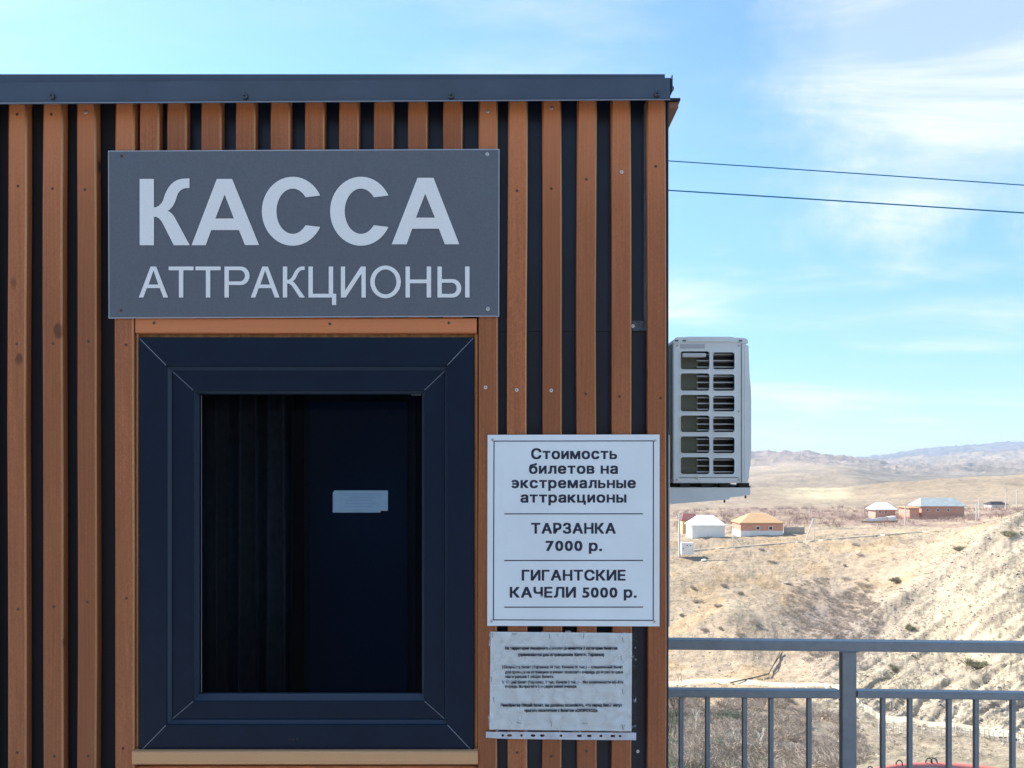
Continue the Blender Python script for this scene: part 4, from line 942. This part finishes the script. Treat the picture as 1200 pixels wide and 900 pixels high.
# pipeline on the slope
PIPE = M('dark_old_pipe', (.10, .08, .055), .7)
bm = bmesh.new(); pl = [(856, 800), (872, 796.5), (888, 793), (901, 789.5), (904, 783), (910, 774), (917, 764)]
pp = []
for px, row in pl:
    d = ray_d(px, row+2.5, 112, 145); pp.append(P(px, row, d-DC))
for a, b in zip(pp, pp[1:]): add_tube(bm, a, b, .10, None, 6)
q = pp[3]; add_tube(bm, q, pp[6]+Vector((-.5, 0, -.1)), .08, None, 6)
pe = link('pipeline', bm_mesh('pipeline', bm), PIPE); tag(pe, 'thin dark pipe bent at an elbow across the sandy slope above the railing', 'pipe')
# roadside fence at lower right
fe = empty('roadside_fence', gp(1110, 91.5), 'low pale post fence along the road at lower right, seen between the balusters', 'fence')
prev = None; WIRE = M('fence_wire', (.30, .28, .25), .7)
for i, px in enumerate(np.linspace(1030, 1215, 34)):
    p = gp(px, 91.5); h = .95+random.random()*.2
    tube('fence_post', p-Vector((0, 0, .3)), p+Vector((random.uniform(-.06, .06), 0, h)), .055, .05, POLEM, fe, 5)
    if prev is not None:
        bm = bmesh.new()
        for z in (.3, .6, .88): add_tube(bm, prev+Vector((0, 0, z)), p+Vector((0, 0, z)), .014, None, 4, False)
        link('fence_wire', bm_mesh('fence_wire', bm), WIRE, fe)
    prev = p
# round red rimmed trampoline-like cover below the railing
cc = P(1090, 896.5, 13.0-DC); Rr = 2.35; cz = cc.z; cy = cc.y-Rr
cn = empty('round_canopy', (cc.x, cy, cz-.7), 'round blue cover with a red rim and dark hooks low behind the railing', 'canopy')
RED = M('red_vinyl', (.60, .17, .14), .5, 0, .1, 4.); BLUE = M('blue_vinyl', (.05, .33, .55), .45, 0, .1, 4.)
bm = bmesh.new(); n1_, n2_ = 48, 8; rg = []
for i in range(n1_):
    t = 2*math.pi*i/n1_; rg.append([bm.verts.new((cc.x+math.cos(t)*(Rr+.07*math.cos(s_)), cy+math.sin(t)*(Rr+.07*math.cos(s_)), cz+.07*math.sin(s_)-.02)) for s_ in [2*math.pi*k/n2_ for k in range(n2_)]])
for i in range(n1_):
    for k in range(n2_): bm.faces.new((rg[i][k], rg[(i+1) % n1_][k], rg[(i+1) % n1_][(k+1) % n2_], rg[i][(k+1) % n2_]))
link('rim', smooth(bm_mesh('rim', bm)), RED, cn)
bm = bmesh.new(); ct = bm.verts.new((cc.x, cy, cz+.10)); rings = []
for rad, z in ((.7, .085), (1.5, .05), (Rr-.05, -.02)): rings.append([bm.verts.new((cc.x+rad*math.cos(2*math.pi*i/48), cy+rad*math.sin(2*math.pi*i/48), cz+z)) for i in range(48)])
for i in range(48):
    j = (i+1) % 48; bm.faces.new((ct, rings[0][i], rings[0][j]))
    for a, b in zip(rings, rings[1:]): bm.faces.new((a[i], b[i], b[j], a[j]))
link('cover', smooth(bm_mesh('cover', bm)), BLUE, cn)
for i in range(12):
    t = 2*math.pi*(i+.5)/12; x = cc.x+Rr*math.cos(t); y = cy+Rr*math.sin(t)
    tube('support_leg', (x, y, full_z(x, y)-.2), (x, y, cz-.05), .04, .04, RAILM, cn, 6)
for px in (1003, 1046, 1084, 1090):
    bm = bmesh.new(); dx = (px-1090)/F*12.9; yy = cy+math.sqrt(max(0, Rr*Rr-dx*dx)); x = cc.x+dx; pr_ = None
    for k in range(7):
        t = math.pi*k/6; p = Vector((x+.055-.055*math.cos(t)*1., yy-.02, cz+.05+.075*math.sin(t)-(.05 if k == 6 else 0)))
        if pr_ is not None: add_tube(bm, pr_, p, .010, None, 5)
        pr_ = p
    link('hook', bm_mesh('hook', bm), GASK, cn)

# ---- vegetation
def blades_mesh(name, centers, m, flat=False):
    """Scrub built of many thin twigs; centers: (x, y, z, radius, height, count)."""
    V = []; Fc = []
    for x, y, z, r_, h, c_ in centers:
        for _ in range(c_):
            a = random.random()*6.283; e = random.random()**.6; bx = x+math.cos(a)*r_*.45*e; by = y+math.sin(a)*r_*.45*e
            tx = x+math.cos(a)*r_*e*random.uniform(.7, 1.25); ty = y+math.sin(a)*r_*e*random.uniform(.7, 1.25); tz = z+h*(1-.55*e*e)*random.uniform(.55, 1.1)
            bz = z-.05+h*.25*random.random()
            wv = r_*.014+.010; px_ = -math.sin(a)*wv; py_ = math.cos(a)*wv
            px_, py_ = random.choice(((px_, py_), (wv, 0)))
            k = len(V); V += [(bx-px_, by-py_, bz), (bx+px_, by+py_, bz), (tx, ty, tz)]; Fc.append((k, k+1, k+2))
            mx_, my_, mz_ = (bx+tx)/2, (by+ty)/2, (bz+tz)/2; a2 = a+random.uniform(-1.4, 1.4); l2 = r_*.45
            k = len(V); V += [(mx_, my_, mz_-wv), (mx_, my_, mz_+wv), (mx_+math.cos(a2)*l2, my_+math.sin(a2)*l2, mz_+h*.25)]; Fc.append((k, k+1, k+2))
    me = bpy.data.meshes.new(name); me.from_pydata(V, [], Fc); me.update(); return link(name, me, m)
def bushm(name, c0, c1):
    return M(name, c0, .9, 0, .35, .5, dirt=c1)
B_GREY = bushm('grey_twigs', (.46, .38, .305), (.58, .49, .40)); B_GREEN = bushm('dull_green_leaves', (.20, .23, .155), (.33, .33, .24)); B_RED = bushm('reddish_twigs', (.38, .23, .19), (.46, .33, .27)); B_OLIVE = bushm('olive_leaves', (.24, .235, .13), (.34, .32, .20)); B_DRY = bushm('dry_tufts', (.34, .28, .17), (.48, .40, .26))
def scatter(n, test, rr_, hh_, cnt, dr, pr_):
    o_ = []
    tries = 0
    while len(o_) < n and tries < n*12:
        tries += 1
        d = math.sqrt(random.uniform(dr[0]**2, dr[1]**2)); px = random.uniform(*pr_); x = (px-600)/F*d; y = d-DC
        z = full_z(x, y); row = HY-(z-ZC)/d*F
        if not test(px, row, d): continue
        r_ = random.uniform(*rr_); o_.append((x, y, z, r_, r_*random.uniform(*hh_), cnt))
    return o_
cl = lambda px, row, s_: noise.noise(Vector((px*s_, row*s_*1.6, 3.3)))
tag(blades_mesh('scrub', scatter(1250, lambda px, row, d: row > 818+cl(px, row, .03)*22+max(0, px-900)*.35 and cl(px, row, .05) > -.2, (.5, 1.4), (.6, 1.2), 46, (46, 108), (775, 1010)), B_GREY), 'grey brown leafless scrub filling the gully below the railing', kind='stuff')
tag(blades_mesh('undergrowth', scatter(520, lambda px, row, d: row > 838 and px < 880-(row-840)*-.2 and cl(px+90, row, .035) > -.05, (.4, 1.2), (.5, .9), 90, (46, 98), (775, 900)), B_GREEN), 'dull green undergrowth at the bottom left of the gully', kind='stuff')
tag(blades_mesh('brush', scatter(520, lambda px, row, d: abs(px-975) < 62-(abs(row-722))*.5 and 678 < row < 775 and cl(px, row, .04) > -.3, (.5, 1.3), (.5, .9), 34, (125, 178), (900, 1040)), B_GREY), 'grey brush in the fold between meadow and rocky slope', kind='stuff')
tag(blades_mesh('orchard', scatter(900, lambda px, row, d: cl(px*1.5, row*6, .03) > -.25 and not (1070 < px < 1130 and d < 285 and row > 612), (.9, 2.2), (.9, 1.6), 16, (228, 400), (790, 1205)), B_RED), 'reddish leafless orchards around the far houses', kind='stuff')
tag(blades_mesh('dry_grass', scatter(3200, lambda px, row, d: cl(px, row, .05) > -.15, (.18, .5), (.5, .9), 12, (62, 205), (782, 1205)), B_DRY), 'dry grass tufts over the meadow and slopes', kind='stuff')
tag(blades_mesh('weeds', scatter(620, lambda px, row, d: px > 985 and row > 640 and cl(px, row, .06) > -.1, (.2, .62), (.5, 1.), 14, (66, 165), (985, 1205)), B_GREY), 'sparse dark weeds dotted over the rocky slope', kind='stuff')
def bush(label, px, row, r_, h, m, d0=100, d1=200, grp='low bushes on the slopes', n=170):
    d = ray_d(px, row, d0, d1); p = gp(px, d)
    o = blades_mesh('bush', [(random.uniform(-.6, .6)*r_, random.uniform(-.6, .6)*r_, 0, r_*random.uniform(.4, .85), h*random.uniform(.6, 1.15), n//2) for _ in range(5)], m); o.location = p; return tag(o, label, 'bush', grp)
bush('dark rounded bush on the yellow slope just above the top rail', 1068, 739, 1.05, 1.5, B_OLIVE, 110, 150)
bush('green sprawling bush on the slope between the two rails, right of the post', 1146, 783, 1.7, 1.6, B_OLIVE, 95, 140, n=260)
bush('small olive bush between the two rails just right of the post', 1050, 786, 1.1, 1.4, B_OLIVE, 95, 140)
bush('dark bush on the crest of the slope above the rocky band', 1124, 646, 1.6, 1.5, B_OLIVE, 120, 200)
bush('round dark bush halfway down the ridge of the rocky band', 1052, 683, 1.3, 1.3, B_OLIVE, 120, 200)
bush('green bush near the top of the rocky slope at the far right', 1180, 628, 1.7, 1.5, B_OLIVE, 120, 200)
bush('flat dark tuft in the middle of the meadow', 923, 685, 1.0, .5, B_GREY, 150, 190)
for lb, px, row in (('lowest of the grey bushes straight below the white cabinet', 812, 690), ('grey bush midway between brick house and top rail, upper one of two', 848, 688), ('grey bush just right of the upper middle bush in the meadow', 868, 697),
                   ('grey bush below and beside the white cabinet column, second from the kiosk', 818, 706), ('grey bush in the middle of the left mound', 842, 712), ('grey bush alone below the braced pole', 905, 660), ('grey bush on the right shoulder of the low mound', 884, 729),
                   ('grey bush just above the top rail left of the dark fold', 868, 745), ('grey bush just above the top rail near the kiosk', 826, 740), ('grey bush hard against the kiosk corner above the rail', 800, 722), ('grey bush above the dark fold of the valley', 968, 680),
                   ('grey bush where the meadow meets the rocky band', 990, 664), ('grey bush on the meadow crest right of the single pole', 1010, 652), ('tiny grey bush just under the long low wall', 893, 645), ('grey bush under the right end of the long low wall', 1002, 640), ('grey bush above the rail between the two near ones', 846, 738)):
    bush(lb, px, row, random.uniform(.6, 1.3), random.uniform(.6, 1.1), B_GREY, 120, 205, 'small grey bushes in the meadow', 110)
# loose stones and broken rock on the slopes
def stones(name, n, test, size, m, dr, pr_):
    V = []; Fc = []
    base = [Vector(v) for v in ((1, 0, 0), (-1, 0, 0), (0, 1, 0), (0, -1, 0), (0, 0, 1), (0, 0, -.6))]
    for x, y, z, r_, h, _ in scatter(n, test, size, (.5, .9), 1, dr, pr_):
        k = len(V); q = Vector((0, 0, 1)).rotation_difference(Vector((random.uniform(-1, 1), random.uniform(-1, 1), 1)).normalized())
        for b in base:
            p = q @ Vector((b.x*r_*random.uniform(.7, 1.4), b.y*r_*random.uniform(.7, 1.2), b.z*h*random.uniform(.6, 1.2))); V.append((x+p.x, y+p.y, z+p.z))
        Fc += [(k+a, k+b, k+c) for a, b, c in ((0, 2, 4), (2, 1, 4), (1, 3, 4), (3, 0, 4), (2, 0, 5), (1, 2, 5), (3, 1, 5), (0, 3, 5))]
    me = bpy.data.meshes.new(name); me.from_pydata(V, [], Fc); me.update(); return link(name, me, m)
STONE = bushm('weathered_stone', (.44, .37, .28), (.58, .50, .38))
tag(stones('rubble', 1500, lambda px, row, d: row > 760-(px-940)*.66 and row < 860 and cl(px, row, .05) > -.25, (.08, .32), STONE, (84, 172), (945, 1205)), 'broken pale stones strewn over the steep rocky slope', kind='stuff')
tag(stones('pebbles', 1300, lambda px, row, d: cl(px, row, .07) > .0, (.08, .26), STONE, (62, 200), (782, 1205)), 'small stones scattered over the dry meadow', kind='stuff')

def tree(label, px, row, d, h, m, spread=.5, lean=0., thick=.09, seed=1, grp='bare trees behind the railing'):
    rnd = random.Random(seed); e = empty('bare_tree', P(px, row, d-DC), label, 'tree', grp); base = e.location.copy()
    bt = bmesh.new(); bc = bmesh.new()
    def grow(bm_, a, dr, ln, r_, lv):
        b = a+dr*ln; add_tube(bm_, a, b, r_, r_*.62, 5 if lv < 2 else 3, False)
        if lv >= 4: return
        for k in range(3 if lv else 4):
            nd = (dr+Vector((rnd.uniform(-1, 1), rnd.uniform(-1, 1), rnd.uniform(-.1, .6)))*spread*1.3).normalized()
            grow(bc, a+dr*ln*rnd.uniform(.5, 1.), nd, ln*rnd.uniform(.5, .75), r_*.55, lv+1)
    grow(bt, base-Vector((0, 0, .4)), Vector((lean, 0, 1)).normalized(), h*.42, thick, 0)
    link('trunk', bm_mesh('trunk', bt), m, e); link('crown', bm_mesh('crown', bc), m, e)
BARK = M('pale_bark', (.72, .68, .60), .9); BARKD = M('dark_bark', (.09, .075, .06), .9)
tree('pale upright bare sapling between the first two balusters', 815.5, 850, 74, 2.6, BARK, .5, 0, .05, 3)
tree('pale leaning bare tree between the second and third balusters', 866, 872, 70, 2.2, BARK, .7, -.5, .06, 5)
tree('pale bare bush-like tree between the third and fourth balusters', 891, 872, 68, 2.2, BARK, .6, .1, .05, 8)
for i, (px, row) in enumerate(((786, 845), (790, 852), (783, 848))): tree(('tallest', 'rightmost', 'leftmost')[i]+' of the dark bare twiggy saplings against the kiosk corner behind the rails', px, row, 30, 2.9-.3*i, BARKD, .38, .12, .018, 20+i, 'dark saplings beside the kiosk')

# ------------------------------------------------------------------ haze
zmin = float(min(ZF.min(), -4))-1; zmax = float(max(ZF.max(), ZC+6))+5
bm = bmesh.new(); add_box(bm, -9650, 9650, -9650, 9650, zmin, zmax)
hz = link('haze', bm_mesh('haze', bm)); tag(hz, 'pale blue haze filling the valley', kind='stuff')
hm = bpy.data.materials.new('valley_haze'); hm.use_nodes = True; n = hm.node_tree.nodes; l = hm.node_tree.links; n.clear()
o = n.new('ShaderNodeOutputMaterial'); v = n.new('ShaderNodeVolumePrincipled'); v.inputs['Color'].default_value = (.74, .86, 1., 1); v.inputs['Density'].default_value = 1.1e-4; v.inputs['Anisotropy'].default_value = .2
l.new(v.outputs[0], o.inputs['Volume']); hz.data.materials.append(hm)
print('zrange', zmin, zmax, 'tris', sum(len(o.data.polygons) for o in bpy.data.objects if o.type == 'MESH'))
